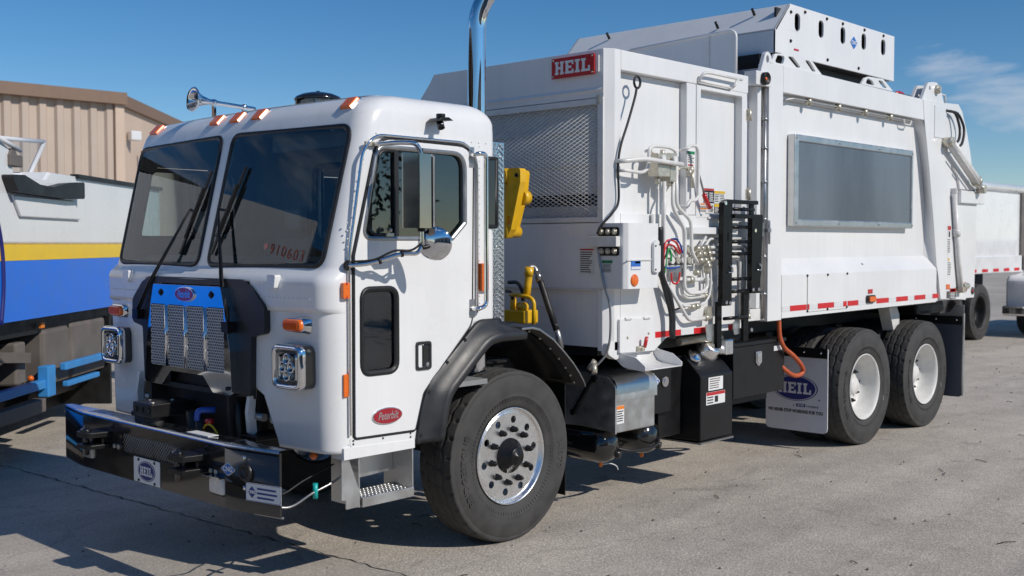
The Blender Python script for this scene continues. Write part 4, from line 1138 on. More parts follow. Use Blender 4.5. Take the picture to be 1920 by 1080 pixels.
lo = P('arm_cylinder', MB().tube([(1.75,-.865,1.70),(1.75,-.855,1.66),(1.75,-.845,1.60),(1.75,-.832,1.50)], .026, 14).tube([(1.75,-.858,1.71),(1.75,-.852,1.65)], .031, 14), 'yellow_paint', TRUCK)
P('valve_body', MB().box(1.70,1.84,-.86,-.64,1.33,1.42).cyl((1.76,-.70,1.42),(1.76,-.70,1.50), .022, 12).cyl((1.75,-.76,1.42),(1.75,-.765,1.47), .02, 12).ball((1.74,-.82,1.44), .035, 10), 'yellow_paint', lo, .01)
P('guard_loop', MB().tube(bend([(1.73,-.70,1.52),(1.73,-.80,1.52),(1.73,-.92,1.50),(1.73,-.915,1.33)], .05, 5), .014, 10), 'yellow_paint', lo)
P('hose', MB().tube(curve([(1.80,-.62,1.60),(1.78,-.72,1.60),(1.76,-.78,1.55),(1.75,-.80,1.48)], 6), .013, 8), 'hose_black', lo)
P('hose', MB().tube(curve([(1.80,-.60,1.54),(1.76,-.68,1.53),(1.74,-.715,1.49)], 6), .012, 8), 'hose_black', lo)
hs = P('hydraulic_hose', MB().tube([(1.90,-.80,1.655),(1.90,-.835,1.586),(1.90,-.894,1.448),(1.90,-.972,1.28)], .022, 12), 'hose_black', TRUCK)
P('hose_fitting', MB().tube(bend([(1.85,-.745,1.695),(1.90,-.765,1.712),(1.90,-.81,1.635)], .03), .020, 12).cyl((1.90,-.79,1.675),(1.90,-.82,1.61), .025, 8), 'grey_steel', hs)
P('hose_sleeve', MB().tube([(1.90,-.955,1.32),(1.90,-.985,1.25),(1.90,-1.01,1.16)], .021, 12), 'grey_steel', hs)

# ------------------------------------------------------------------ hopper
HX = 2.114; HS = -1.24
hp = P('hopper_shell', MB().plate([(.46,3.155),(-1.13,3.155),(-1.13,2.855),(.75,2.855)], [], 'x', HX+.001, HX+.06).plate([(-1.165,1.22),(1.2,1.22),(1.2,2.2),(.47,3.139),(-1.165,3.139)], [], 'x', 2.35, 3.85), 'white_body', TRUCK)
P('hopper_header', MB().plate([(.46,3.165),(.62,3.00),(1.15,2.55),(1.15,2.846),(-1.19,2.846),(-1.19,3.165)], [], 'x', HX, HX+.04) if False else MB().plate([(.46,3.165),(-1.20,3.165),(-1.20,2.846),(1.15,2.846),(1.15,2.52),(1.20,2.52),(1.10,2.60),(.60,3.02)][:3] + [(.70,2.846)], [], 'x', HX-.004, HX), 'white_body', hp, .002)
P('header_crease', MB().loft([[(HX-.004,y,z) for y in (-1.195,.58)] for z in ()] or [[(HX-.004,y,2.915) for y in (-1.195,.66)],[(HX-.016,y,2.895) for y in (-1.195,.68)],[(HX-.004,y,2.875) for y in (-1.195,.70)]], closed=False, smooth=False), 'white_body', hp)
P('corner_post', MB().plate([(HX,-1.19),(2.183,-1.24),(2.247,-1.24),(2.247,-1.15),(HX,-1.15)], [], 'z', 1.14, 3.17), 'white_body', hp, .004)
P('top_beam', MB().box(2.249,3.872,HS,-1.10,3.034,3.17), 'white_body', hp, .006)
P('hopper_post', MB().box(3.030,3.150,HS+.001,-1.16,2.074,3.032), 'white_body', hp, .006)
P('hopper_panel', MB().box(2.249,3.028,-1.178,-1.168,2.074,3.032), 'white_body', hp)
P('hopper_roof', MB().box(2.16,3.86,-1.20,.46,3.142,3.166), 'white_body', hp)
P('hopper_slope', MB().plate([(.461,3.166),(.461,3.142),(1.19,2.20),(1.215,2.20)], [], 'x', 2.114, 3.86), 'white_body', hp)
low = P('hopper_side', MB().plate([(2.249,2.072),(3.872,2.072),(3.872,1.205),(2.79,1.195),(2.64,1.11),(2.249,1.11)], [], 'y', HS-.001, -1.15), 'white_body', TRUCK, .004)
hd_ = P('access_door', MB().plate([(3.153,2.056),(3.850,2.056),(3.850,3.032),(3.153,3.032)], [rpoly([(3.208,2.085),(3.776,2.085),(3.776,3.000),(3.208,3.000)], .01, 2)], 'y', HS-.004, -1.17), 'white_body', TRUCK, .005)
P('door_panel', MB().box(3.20,3.785,-1.178,-1.171,2.075,3.01), 'white_body', hd_)
P('hem', MB().box(3.30,3.62,-1.255,HS-.004,2.050,2.066), 'white_part', hd_, .002)
P('shelf', MB().box(3.02,3.62,-1.30,-1.242,1.935,1.985), 'white_body', low, .004)
for z0 in (2.82, 2.205): P('hinge', MB().cyl((3.862,-1.258,z0),(3.862,-1.258,z0+.095), .017, 12).box(3.835,3.862,-1.25,HS-.0045,z0+.01,z0+.085), 'fitting', hd_)
P('door_handle', MB().tube(bend([(3.165,-1.245,3.05),(3.175,-1.285,3.115),(3.28,-1.285,3.122),(3.70,-1.285,3.118),(3.66,-1.285,3.118)][:4], .05, 5), .011, 8).tube(bend([(3.60,-1.245,3.045),(3.60,-1.285,3.06),(3.64,-1.285,3.118)], .02), .011, 8).tube([(3.165,-1.262,3.052),(3.60,-1.262,3.045)], .008, 8), 'white_part', hd_)
# front mesh window of the hopper
mf = P('mesh_frame', MB().plate([(-1.198,2.010),(.90,2.010),(.90,2.842),(-1.198,2.842)], [[(-1.150,2.045),(.86,2.045),(.86,2.800),(-1.150,2.800)]], 'x', HX-.006, HX+.035), 'white_part', TRUCK, .003)
ms = MB()
py, pz = .0545, .0275
y0, y1, z0, z1 = -1.152, .60, 2.043, 2.802
slope = pz/py
for sg in (-1, 1):
    k = -80
    while k < 140:
        # line z = z0 + sg*slope*(y-y0) + k*pz
        a = (y0, z0+k*pz + (0 if sg > 0 else 0)); pts = []
        ya, yb = y0, y1
        za, zb = z0+k*pz, z0+k*pz+sg*slope*(y1-y0)
        t0, t1 = 0.0, 1.0
        d = zb-za
        ta, tb_ = (z0-za)/d, (z1-za)/d
        if ta > tb_: ta, tb_ = tb_, ta
        t0, t1 = max(0, ta), min(1, tb_)
        if t1-t0 > .004:
            ms.tube([(HX+.012+.0016*sg, ya+(yb-ya)*t0, za+d*t0), (HX+.012+.0016*sg, ya+(yb-ya)*t1, za+d*t1)], .0031, 4)
        k += 1
mo = P('expanded_mesh', ms, 'white_part', mf); mo['kind'] = 'stuff'
P('mesh_latch', MB().box(HX-.012,HX-.005,-1.175,-1.145,2.80,2.86), 'fitting', mf)
P('inner_sheet', MB().box(2.17,2.18,-1.15,1.0,2.205,2.85), 'white_body', mf)
P('inner_sheet', MB().box(2.17,2.18,-1.15,1.0,2.0,2.125), 'white_body', mf)
P('inner_beam', MB().box(2.150,2.169,-1.15,1.0,2.40,2.47), 'white_body', mf)
P('inner_beam', MB().box(2.150,2.169,-1.15,1.0,2.63,2.66), 'white_body', mf)
P('gap_shade', MB().box(2.21,2.22,-1.15,1.0,2.12,2.21), 'decal_black', mf)  # black sheet standing for the shade inside the gap
# curved lower front, two courses
def front_course(z0, z1, bulge, xoff, y1=.9):
    lp = []
    for k in range(9):
        t = k/8; z = z0+(z1-z0)*t; lp.append([(HX+xoff-bulge*math.sin(pi*min(1, t*1.15)*.5), y_, z) for y_ in (-1.19, -.6, 0, .5, y1)])
    return MB().loft(lp, closed=False)
P('front_apron', front_course(1.56, 2.004, .004, 0), 'white_body', TRUCK)
P('front_apron', front_course(1.16, 1.548, .004, .03), 'white_body', TRUCK)
P('apron_seam', MB().box(HX-.008,HX+.03,-1.20,.9,1.549,1.559), 'white_part', TRUCK, .002)
P('apron_cable', MB().tube(curve([(HX-.004,-.36,1.44),(HX-.004,-.55,1.425),(HX-.006,-.70,1.425),(HX-.006,-.78,1.43)], 6), .004, 6), 'white_part', TRUCK)
# red name board
rb = P('name_board', MB().box(HX-.034,HX-.020,-1.144,-.766,3.000,3.138), 'red_sign', TRUCK, .002, label='red HEIL name board on the hopper')
P('board_bracket', MB().box(HX-.020,HX-.0045,-1.17,-.78,3.015,3.125), 'white_part', rb)
heil(frame_front(HX-.0345, -.955, 3.069), .315, .088, .004, 'decal_white', rb)
for y, z in ((-1.128,3.014),(-.782,3.014),(-1.128,3.124),(-.782,3.124)): P('board_screw', MB().cyl((HX-.039,y,z),(HX-.033,y,z), .007, 10), 'fitting', rb)
# side guard plate that stands behind the hopper roof
gp = P('guard_plate', MB().plate(rpoly([(-1.128,3.166),(-.10,3.166),(-.10,3.50),(-1.128,3.545)], [0,0,.02,.07], 5), [], 'x', 3.872, 3.884), 'white_body', TRUCK)
P('guard_rim', MB().tube(bend([(3.868,-1.128,3.17),(3.868,-1.128,3.545),(3.868,-.10,3.505)], .07, 6), .012, 8), 'white_body', gp)
P('guard_rib', MB().box(3.862,3.871,-.885,-.87,3.17,3.53), 'white_part', gp)

# control box at the front corner
cb = P('control_box', MB().plate(rpoly([(2.100,-1.14),(2.100,-1.372),(2.128,-1.40),(2.470,-1.40),(2.470,-1.242),(2.2,-1.242),(2.2,-1.14)], [0,.02,.02,.02,0,0,0], 3), [], 'z', 1.565, 2.002), 'white_body', TRUCK, .008)
P('box_lip', MB().box(2.10,2.40,-1.408,-1.402,1.752,1.760), 'white_part', cb)
P('box_shelf', MB().box(2.055,2.098,-1.345,-1.10,1.846,1.914).box(2.055,2.118,-1.352,-1.345,1.846,1.914), 'white_part', cb, .003)
for z in (1.945, 1.815):
    for y in (-1.20, -1.255, -1.31): P('box_lamp', MB().cyl((2.085,y,z),(2.101,y,z), .020, 14).ball((2.086,y,z), .016, 10), 'fitting', cb)
    P('lamp_strip', MB().plate(rpoly([(-1.345,z-.03),(-1.165,z-.03),(-1.165,z+.03),(-1.345,z+.03)], .02, 4), [], 'x', 2.094, 2.0995), 'rubber_seal', cb)
P('box_reflector', MB().lathe([(.040,0),(.040,-.006),(.034,-.010),(.001,-.010)], (2.19,-1.4005,1.622), (0,1,0), 24), 'amber', cb)
P('box_cover', MB().plate(rpoly([(2.38,1.67),(2.455,1.67),(2.455,1.84),(2.43,1.90),(2.38,1.87)], .025, 4), [], 'y', -1.425, -1.402), 'white_body', cb, .006)
for x, z in ((2.395,1.69),(2.395,1.85),(2.44,1.86)): P('cover_screw', MB().cyl((x,-1.430,z),(x,-1.424,z), .006, 8), 'rubber_seal', cb)
sticker_full(frame_side(2.205,-1.4005,1.722), .105, .062, cb, base='decal_bright_blue', bands=[(.5,.95,'decal_bright_blue'),(.68,.9,'red_sign',.4,.95),(.05,.35,'reflector_white')])
sticker_full(frame_front(2.0995,-1.245,1.700), .090, .110, cb, bands=[(.82,.99,'decal_green')], lines=7, lz=(.25,.8), name='green_label')
sticker_full(frame_front(HX-.004,-1.058,1.745), .125, .175, TRUCK, base='white_part', bands=[(.93,.985,'red_sign')], lines=10, lz=(.05,.9), name='warning_label')
# grease tray box with hatch and red lever
tb_ = P('hatch', MB().plate(rpoly([(2.215,1.125),(2.625,1.115),(2.615,1.345),(2.215,1.355)], .012, 3), [], 'y', -1.262, HS-.0015), 'white_body', TRUCK, .004)
P('hatch_hinge', MB().cyl((2.27,-1.262,1.352),(2.34,-1.262,1.351), .009, 8), 'white_part', tb_)
P('hatch_hinge', MB().cyl((2.48,-1.262,1.347),(2.55,-1.262,1.346), .009, 8), 'white_part', tb_)
P('hatch_latch', MB().box(2.40,2.47,-1.285,-1.262,1.12,1.16).cyl((2.435,-1.30,1.14),(2.435,-1.26,1.14), .016, 10), 'fitting', tb_, .003)
P('lever', MB().tube([(2.45,-1.295,1.15),(2.452,-1.30,1.17),(2.454,-1.31,1.225)], .013, 10), 'red_lens', tb_)
for x, z in ((2.30,1.225),(2.54,1.24)): P('hatch_bolt', MB().ball((x,-1.264,z), .010, 8), 'fitting', tb_)
tray = [(-1.21,1.135),(-1.225,1.08),(-1.255,1.045),(-1.30,1.030),(-1.42,1.018),(-1.46,1.022)]
try_ = P('drip_tray', MB().loft([[(x_, y_, z_) for y_, z_ in tray] for x_ in (2.24, 2.66)], closed=False), 'white_body', TRUCK)
m_ = try_.modifiers.new('sheet', 'SOLIDIFY'); m_.thickness = .006
for x_ in (2.236, 2.660): P('tray_end', MB().plate(rpoly([(-1.20,1.15),(-1.22,1.07),(-1.28,1.028),(-1.46,1.014),(-1.46,1.045),(-1.38,1.10),(-1.27,1.12)], .012, 3), [], 'x', x_, x_+.006), 'white_body', try_)
P('corner_skirt', MB().plate(rpoly([(2.118,1.20),(2.246,1.20),(2.246,1.09),(2.20,1.08),(2.118,1.12)], .02, 3), [], 'y', HS, HS+.06), 'white_body', low)

# cable loop up the corner post and down in front
P('corner_cable', MB().tube(curve([(2.395,-1.262,2.93),(2.375,-1.262,2.86),(2.30,-1.262,2.69),(2.217,-1.262,2.517),(2.19,-1.262,2.377),(2.197,-1.262,2.156),(2.14,-1.255,2.071),(2.07,-1.22,1.99),(2.045,-1.20,1.93)], 6), .0085, 8).tube([(2.40+.035*math.sin(a), -1.262, 2.965+.04*math.cos(a)) for a in [2*pi*k/16 for k in range(16)]], .009, 6, closed=True), 'hose_black', TRUCK)
P('corner_cable', MB().tube(curve([(2.085,-1.175,1.84),(2.085,-1.20,1.70),(2.085,-1.235,1.57),(2.10,-1.262,1.47),(2.10,-1.272,1.35),(2.10,-1.265,1.22),(2.095,-1.235,1.12),(2.06,-1.19,1.05)], 6), .008, 8), 'grey_steel', TRUCK)
P('cable_end', MB().cyl((2.04,-1.18,1.06),(2.02,-1.20,1.0), .02, 10).cyl((2.06,-1.17,1.08),(2.05,-1.13,1.02), .018, 10), 'fitting', TRUCK)

# ------------------------------------------------------------------ hydraulic plumbing on the hopper side
YP = -1.30
def pipe(pts, r_=.0145, mat='white_part', y=YP, bend_r=.05, name='hydraulic_pipe'):
    q = [(p[0], p[2] if len(p) > 2 else y, p[1]) for p in pts]
    return P(name, MB().tube(bend(q, bend_r, 5), r_*.84, 10), mat, TRUCK)
vb = P('valve_block', MB().box(2.55,2.69,-1.335,-1.243,2.33,2.49).box(2.70,2.77,-1.33,-1.243,2.30,2.50), 'fitting', TRUCK, .005)
for x, z in ((2.585,2.455),(2.725,2.455)): P('plug', MB().cyl((x,-1.360,z),(x,-1.33,z), .022, 8), 'white_part', vb)
for x, z in ((2.60,2.31),(2.66,2.50),(2.735,2.30)): P('plug', MB().cyl((x,-1.29,z-.03),(x,-1.29,z+.02), .018, 8), 'fitting', vb)
pipe([(2.195,2.418,-1.242),(2.20,2.418),(2.367,2.438,-1.36),(2.80,2.421,-1.36)], .020)
pipe([(2.206,2.356,-1.242),(2.21,2.356),(2.415,2.348),(2.482,2.385),(2.486,2.518),(2.54,2.540),(2.73,2.541),(2.81,2.52),(2.82,2.43)])
pipe([(2.486,2.50,-1.27),(2.53,2.515,-1.27),(2.60,2.49,-1.27)], .012)
pipe([(2.668,2.30),(2.668,2.0),(2.673,1.60),(2.746,1.544),(2.979,1.309),(3.205,1.317)], .017)
pipe([(2.762,2.33),(2.756,2.25),(2.69,2.17),(2.688,1.98)], .013, y=-1.275)
pipe([(2.776,2.34),(2.770,2.121),(2.926,1.963),(2.920,1.547),(2.985,1.505),(3.16,1.507),(3.222,1.546),(3.210,1.68)], .0165)
pipe([(2.812,2.43),(2.82,2.13),(3.001,2.032),(3.012,1.80),(3.10,1.715)], .0165)
pipe([(2.921,1.60,-1.27),(2.935,1.499,-1.27),(3.005,1.469,-1.27),(3.235,1.477,-1.27)], .0165)
pipe([(2.935,1.605),(3.05,1.60),(3.15,1.605)], .018)
pipe([(3.23,1.60,-1.27),(3.30,1.60,-1.27),(3.34,1.55,-1.27),(3.34,1.32,-1.27)], .012)
pipe([(2.90,1.42),(2.98,1.415),(3.10,1.41),(3.20,1.43),(3.26,1.50),(3.27,1.62),(3.25,1.72)], .010)
for x, z in ((3.03,1.405),(3.085,1.408)): P('fitting', MB().cyl((x-.03,YP,z),(x+.02,YP,z), .022, 8), 'fitting', TRUCK)
for k, (z, x0) in enumerate(((1.827,3.05),(1.787,3.07),(1.742,3.09),(1.70,3.19),(1.653,3.04))):
    for j in range(3 if k < 3 else 1):
        P('fitting', MB().cyl((x0+j*.062,YP-.012,z+.003*j),(x0+j*.062+.046,YP-.012,z+.003*j), .022 if j % 2 == 0 else .017, 8), 'fitting', TRUCK)
for k, z in enumerate((1.835, 1.795, 1.75)):
    pipe([(3.24,z),(3.40,z+.004,-1.27),(3.60+.04*k,z+.006,-1.262),(3.82-.055*k,z+.006,-1.262),(3.855-.06*k,z-.05,-1.262),(3.862-.06*k,1.30,-1.262)], .0145, bend_r=.04)
pipe([(3.18,1.845),(3.28,1.90,-1.28),(3.34,1.90,-1.27),(3.80,1.905,-1.262)], .012)
pipe([(3.12,1.84),(3.22,1.915,-1.285)], .012)
for x in (3.742, 3.802, 3.862): P('fitting', MB().cyl((x,-1.262,1.275),(x,-1.262,1.315), .019, 8), 'fitting', TRUCK)
P('fitting', MB().cyl((3.18,YP,1.317),(3.25,YP,1.319), .022, 8), 'fitting', TRUCK)
P('fitting', MB().cyl((3.22,-1.27,1.477),(3.30,-1.27,1.478), .021, 8), 'fitting', TRUCK)
P('pipe_clamp', MB().cyl((3.305,-1.244,1.352),(3.305,-1.275,1.352), .045, 14), 'fitting', TRUCK)
P('fitting', MB().cyl((2.98,YP,1.603),(3.02,YP,1.602), .028, 8), 'fitting', TRUCK)
P('fitting', MB().cyl((3.21,YP,1.65),(3.208,YP,1.72), .024, 8).cyl((3.209,YP,1.70),(3.209,YP,1.74), .028, 6), 'fitting', TRUCK)
mn = P('manifold', MB().box(2.745,3.055,-1.275,-1.2425,1.70,1.855), 'white_part', TRUCK, .004)
for k in range(4):
    P('manifold_cap', MB().cyl((2.78+.07*k,-1.295,1.82),(2.78+.07*k,-1.274,1.82), .022, 12), 'fitting' if k % 2 else 'white_part', mn)
    P('manifold_cap', MB().cyl((2.78+.07*k,-1.30,1.745),(2.78+.07*k,-1.274,1.745), .024, 12), 'fitting' if k % 2 else 'white_part', mn)
for k in range(3): P('manifold_rib', MB().box(2.75,3.05,-1.283,-1.276,1.715+.045*k,1.72+.045*k), 'rubber_seal', mn)
mn2 = P('manifold', MB().box(2.74,2.94,-1.29,-1.2425,1.625,1.690), 'grey_steel', TRUCK, .004)
P('manifold_label', MB().box(3.24,3.31,-1.2446,-1.2426,1.715,1.74), 'decal_yellow', mn2)
for pts, mt in (([(2.655,1.60),(2.645,1.72),(2.66,1.86),(2.72,1.89),(2.80,1.87),(2.86,1.80)],'wire_red'), ([(2.65,1.64),(2.64,1.75),(2.68,1.85),(2.76,1.85),(2.84,1.79)],'wire_red'), ([(2.66,1.66),(2.70,1.82),(2.735,1.80),(2.74,1.74)],'wire_green'), ([(2.70,1.88),(2.78,1.90),(2.84,1.87),(2.88,1.80)],'wire_blue'), ([(2.66,1.70),(2.74,1.69),(2.84,1.70)],'wire_blue'), ([(2.74,1.66),(2.75,1.60),(2.79,1.58),(2.83,1.60),(2.845,1.66)],'wire_red'), ([(2.66,1.76),(2.72,1.885),(2.82,1.895)],'hose_black')):
    P('wire', MB().tube(curve([(a, -1.312, b) for a, b in pts], 6), .007, 6), mt, TRUCK)
P('cable_loom', MB().tube(curve([(2.615,-1.30,1.98),(2.63,-1.30,1.80),(2.645,-1.30,1.64),(2.72,-1.31,1.50),(2.758,-1.31,1.36),(2.762,-1.31,1.19)], 8), .022, 10), 'hose_black', TRUCK)
P('cable_loom', MB().tube(curve([(2.65,-1.30,1.60),(2.70,-1.305,1.48),(2.74,-1.31,1.36),(2.745,-1.31,1.22)], 8), .015, 8), 'hose_black', TRUCK)
P('conduit', MB().tube(bend([(2.59,-1.262,2.07),(2.59,-1.262,1.88),(2.62,-1.262,1.68)], .05), .017, 8), 'white_part', TRUCK)
P('hose', MB().tube(curve([(2.745,-1.30,1.46),(2.79,-1.30,1.40),(2.87,-1.29,1.40),(2.94,-1.29,1.41)], 6), .008, 6), 'hose_black', TRUCK)
hl_ = P('hand_rail', MB().tube(bend([(2.94,-1.242,2.535),(2.945,-1.30,2.545),(2.99,-1.30,2.57),(3.064,-1.30,2.574),(3.092,-1.30,2.53),(3.091,-1.30,2.206),(3.055,-1.30,2.178),(2.98,-1.30,2.175),(2.94,-1.30,2.13),(2.94,-1.242,2.13)], .03, 4), .0125, 10), 'white_part', TRUCK)
P('cock_valve', MB().tube(curve([(2.83,-1.262,2.17),(2.84,-1.262,2.35),(2.93,-1.262,2.41),(3.02,-1.262,2.41)], 6), .012, 8).ball((3.04,-1.27,2.40), .028, 10).cyl((3.06,-1.27,2.40),(3.06,-1.27,2.27), .013, 8).cyl((3.02,-1.275,2.40),(3.0,-1.28,2.36), .02, 8), 'fitting', TRUCK)
pl_ = P('shutoff_lever', MB().tube([(3.12,-1.27,2.40),(3.13,-1.285,2.36),(3.17,-1.30,2.225)], .008, 8), 'grey_steel', TRUCK)
P('lever_grip', MB().tube([(3.168,-1.30,2.23),(3.18,-1.302,2.20),(3.235,-1.305,2.125)], .018, 10), 'red_lens', pl_)
sticker_full(frame_side(3.082,-1.2405,2.482), .096, .115, TRUCK, bands=[(.80,.99,'decal_green'),(.06,.16,'red_sign',.1,.8)], lines=4, lz=(.25,.75), name='green_label')
DF = -1.1785
for i, (x0, x1, z0, z1, b, bands) in enumerate(((3.345,3.412,2.172,2.282,'decal_black',[(.85,.99,'red_sign')]),(3.416,3.486,2.172,2.282,'decal_black',[(.85,.99,'red_sign')]),(3.490,3.562,2.172,2.268,'decal_white',[(.78,.99,'decal_yellow')]),(3.566,3.640,2.172,2.268,'decal_white',[(.78,.99,'decal_yellow')]),(3.290,3.412,2.096,2.168,'decal_white',[(.85,.99,'decal_orange'),(.4,.52,'decal_orange')]),(3.416,3.486,2.096,2.168,'decal_white',[(.1,.9,'decal_black',.55,.7)]),(3.490,3.556,2.096,2.168,'decal_black',[(.68,.98,'decal_yellow')]))):
    sticker_full(frame_side((x0+x1)/2, DF, (z0+z1)/2), x1-x0, z1-z0, TRUCK, base=b, bands=bands, lines=5, ink='decal_white' if b == 'decal_black' else 'decal_black', lz=(.08,.75))
# reflective tape along the hopper sill
def tape(x0, x1, z, y, mat, h_=.042):
    return P('reflective_tape', MB().box(x0, x1, y-.0025, y-.0006, z-h_/2, z+h_/2), mat, TRUCK)
for x0, x1 in ((2.632,2.962),(3.132,3.36),(3.60,3.74)): tape(x0, x1, 1.221, HS-.001, 'reflector_red')
for x0, x1 in ((2.965,3.129),(3.363,3.597)): tape(x0, x1, 1.221, HS-.001, 'reflector_white')

# ------------------------------------------------------------------ black folding ladder
YL = -1.345
ld = P('ladder', MB().plate(rpoly([(3.335,1.40),(3.462,1.40),(3.470,2.165),(3.40,2.19),(3.345,2.17)], .015, 3), [rpoly([(3.40,1.95),(3.412,1.95),(3.412,1.88),(3.40,1.88)], .005, 2)], 'y', YL-.012, YL+.03), 'ladder_black', TRUCK, .004)
P('stile', MB().plate(rpoly([(3.745,1.48),(3.875,1.48),(3.91,2.09),(3.75,2.09)], .015, 3), [], 'y', YL-.012, YL+.03), 'ladder_black', ld, .004)
P('stile', MB().plate(rpoly([(3.335,1.08),(3.398,1.08),(3.398,1.43),(3.335,1.43)], .01, 2), [], 'y', YL+.032, YL+.055), 'ladder_black', ld, .003)
P('stile', MB().plate(rpoly([(3.705,1.11),(3.775,1.11),(3.785,1.50),(3.705,1.50)], .01, 2), [], 'y', YL+.032, YL+.055), 'ladder_black', ld, .003)
P('rung', MB().box(3.40,3.845,YL-.01,YL+.03,2.165,2.195), 'ladder_black', ld, .006)
P('stile', MB().plate(rpoly([(3.795,1.98),(3.845,1.98),(3.845,2.19),(3.795,2.19)], .015, 3), [], 'y', YL+.031, YL+.05), 'ladder_black', ld)
P('rung', MB().box(3.471,3.75,YL-.03,YL+.02,2.055,2.088), 'ladder_black', ld, .006)
for z, x0, x1 in ((2.125,3.46,3.80),(1.990,3.46,3.76),(1.878,3.46,3.76),(1.788,3.46,3.76),(1.596,3.46,3.76),(1.502,3.46,3.76),(1.302,3.39,3.72)):
    P('rung', MB().cyl((x0,YL+.008,z),(x1,YL+.008,z), .0135, 10), 'ladder_black', ld)
for x, z in ((3.365,2.165),(3.385,1.425),(3.435,1.42),(3.765,1.51),(3.845,1.51),(3.79,1.965),(3.745,1.20)): P('ladder_bolt', MB().cyl((x,YL-.02,z),(x,YL-.010,z), .014, 10), 'chrome', ld)
for x, z in ((3.43,1.68),(3.84,1.69)): P('lynch_pin', MB().tube(bend([(x,YL-.02,z+.02),(x+.02,YL-.03,z),(x+.035,YL-.02,z-.03),(x-.03,YL-.02,z-.03)], .02), .005, 6), 'chrome', ld)
P('ladder_bracket', MB().plate(rpoly([(3.222,1.265),(3.39,1.265),(3.392,1.125),(3.33,1.11),(3.30,1.14),(3.235,1.145)], .015, 3), [circ(3.36,1.235,.011,10),circ(3.36,1.16,.011,10)], 'y', YL+.058, YL+.066), 'aluminium', ld, .002)
P('ladder_bracket', MB().plate(rpoly([(3.605,1.268),(3.69,1.268),(3.69,1.168),(3.62,1.165),(3.605,1.21)], .01, 3), [], 'y', YL+.058, YL+.066), 'aluminium', ld, .002)

# ------------------------------------------------------------------ refuse body
BI = -1.14   # recessed side panel
BO = -1.24   # outer frame
RI = [(7.18,3.10),(7.20,3.04),(7.275,2.95),(7.334,2.82),(7.42,2.55),(7.475,2.31),(7.478,2.0),(7.455,1.742)]
body = P('refuse_body', MB().box(4.19,7.62,BI,1.24,1.26,3.28).box(4.41,7.62,-1.10,1.24,1.255,1.26), 'white_body', TRUCK)
P('front_column', MB().plate([(4.186,1.235),(4.41,1.235),(4.41,3.098),(4.41,3.312),(4.186,3.312)], [], 'y', BO, BI+.001), 'white_body', body, .004)
ub = P('upper_beam', MB().plate([(4.412,3.098),(7.200,3.098),(7.16,3.30),(4.412,3.316)], [], 'y', BO, BI+.001), 'white_body', body, .004)
sk_ = P('lower_skirt', MB().loft([[(4.412,y_,z_) for y_, z_ in ((BI,1.740),(BO,1.603),(BO,1.250),(-1.16,1.250),(BI+.01,1.27))],[(7.56,y_,z_) for y_, z_ in ((BI,1.740),(BO,1.603),(BO,1.262),(-1.16,1.262),(BI+.01,1.27))]], closed=True, smooth=False), 'white_body', body)
# slanted rear post with the swept cheek that closes the recess
PO = [(7.162,3.30),(7.20,3.10),(7.281,2.81),(7.339,2.60),(7.45,2.12),(7.552,1.64),(7.60,1.52),(7.665,1.285)]
PR = [(8.272,1.262),(8.07,2.10),(7.885,2.67),(7.745,2.94),(7.745,3.31)]
post = P('rear_post', MB().plate(PO + PR, [], 'y', BO-.004, BO+.02), 'white_body', body, .003)
def rsn(pts, n_):
    v = [Vector((p[0], 0, p[1])) for p in pts]; L_ = [0]
    for a, b in zip(v, v[1:]): L_.append(L_[-1]+(b-a).length)
    out = []; j = 0
    for k in range(n_+1):
        t = L_[-1]*k/n_
        while j < len(L_)-2 and L_[j+1] < t: j += 1
        f = (t-L_[j])/(L_[j+1]-L_[j]); out.append(v[j].lerp(v[j+1], f))
    return out
ia = rsn(RI, 24); oa = rsn(PO[1:7], 24)
P('recess_cheek', MB().loft([[(p.x, BI-.001, p.z) for p in ia], [((p.x+q.x)/2+.01, (BI+BO)/2+.01, (p.z+q.z)/2) for p, q in zip(ia, oa)], [(q.x, BO, q.z) for q in oa]], closed=False), 'white_body', body)
P('post_core', MB().plate(PO + PR, [], 'y', -1.13, 1.23), 'white_body', body) if False else P('post_core', MB().plate([(7.58,1.27),(8.26,1.265),(8.06,2.10),(7.88,2.67),(7.74,3.30),(7.58,3.27)], [], 'y', -1.215, 1.23), 'white_body', body)
# tailgate
TG = [(8.276,1.258),(8.40,1.250),(8.40,1.268),(8.632,1.268),(8.655,1.80),(8.672,2.280),(8.62,2.44),(8.553,2.62),(8.46,2.86),(8.343,3.09),(8.22,3.27),(8.115,3.338),(7.750,3.320),(7.750,2.945),(7.892,2.67),(8.077,2.10)]
tg = P('tailgate', MB().plate(TG, [], 'y', -1.225, 1.225), 'white_body', TRUCK, .006)
P('tailgate_ledge', MB().box(8.13,8.66,-1.262,-1.226,2.295,2.43), 'white_body', tg, .006)
P('ledge_tip', MB().box(8.662,8.80,-1.262,-.6,2.295,2.43), 'white_body', tg, .006)
P('gusset', MB().plate([(7.92,2.66),(8.06,2.58),(8.12,2.44),(8.60,2.44),(8.42,2.44)][:4], [], 'y', -1.252, -1.226), 'white_body', tg, .004)
P('cover_plate', MB().plate(rpoly([(7.44,2.945),(7.735,2.945),(7.735,3.272),(7.44,3.268)], .008, 2), [], 'y', BO-.010, BO-.0045), 'white_body', body, .001)
cyd = P('tailgate_cylinder', MB().cyl((7.70,-1.31,2.90),(8.42,-1.31,2.535), .052, 20), 'white_part', TRUCK)
P('cylinder_rod', MB().cyl((8.40,-1.31,2.545),(8.58,-1.31,2.455), .034, 16), 'chrome', cyd)
P('cylinder_pipe', MB().tube([(7.76,-1.36,2.80),(8.36,-1.36,2.50)], .009, 8), 'white_part', cyd)
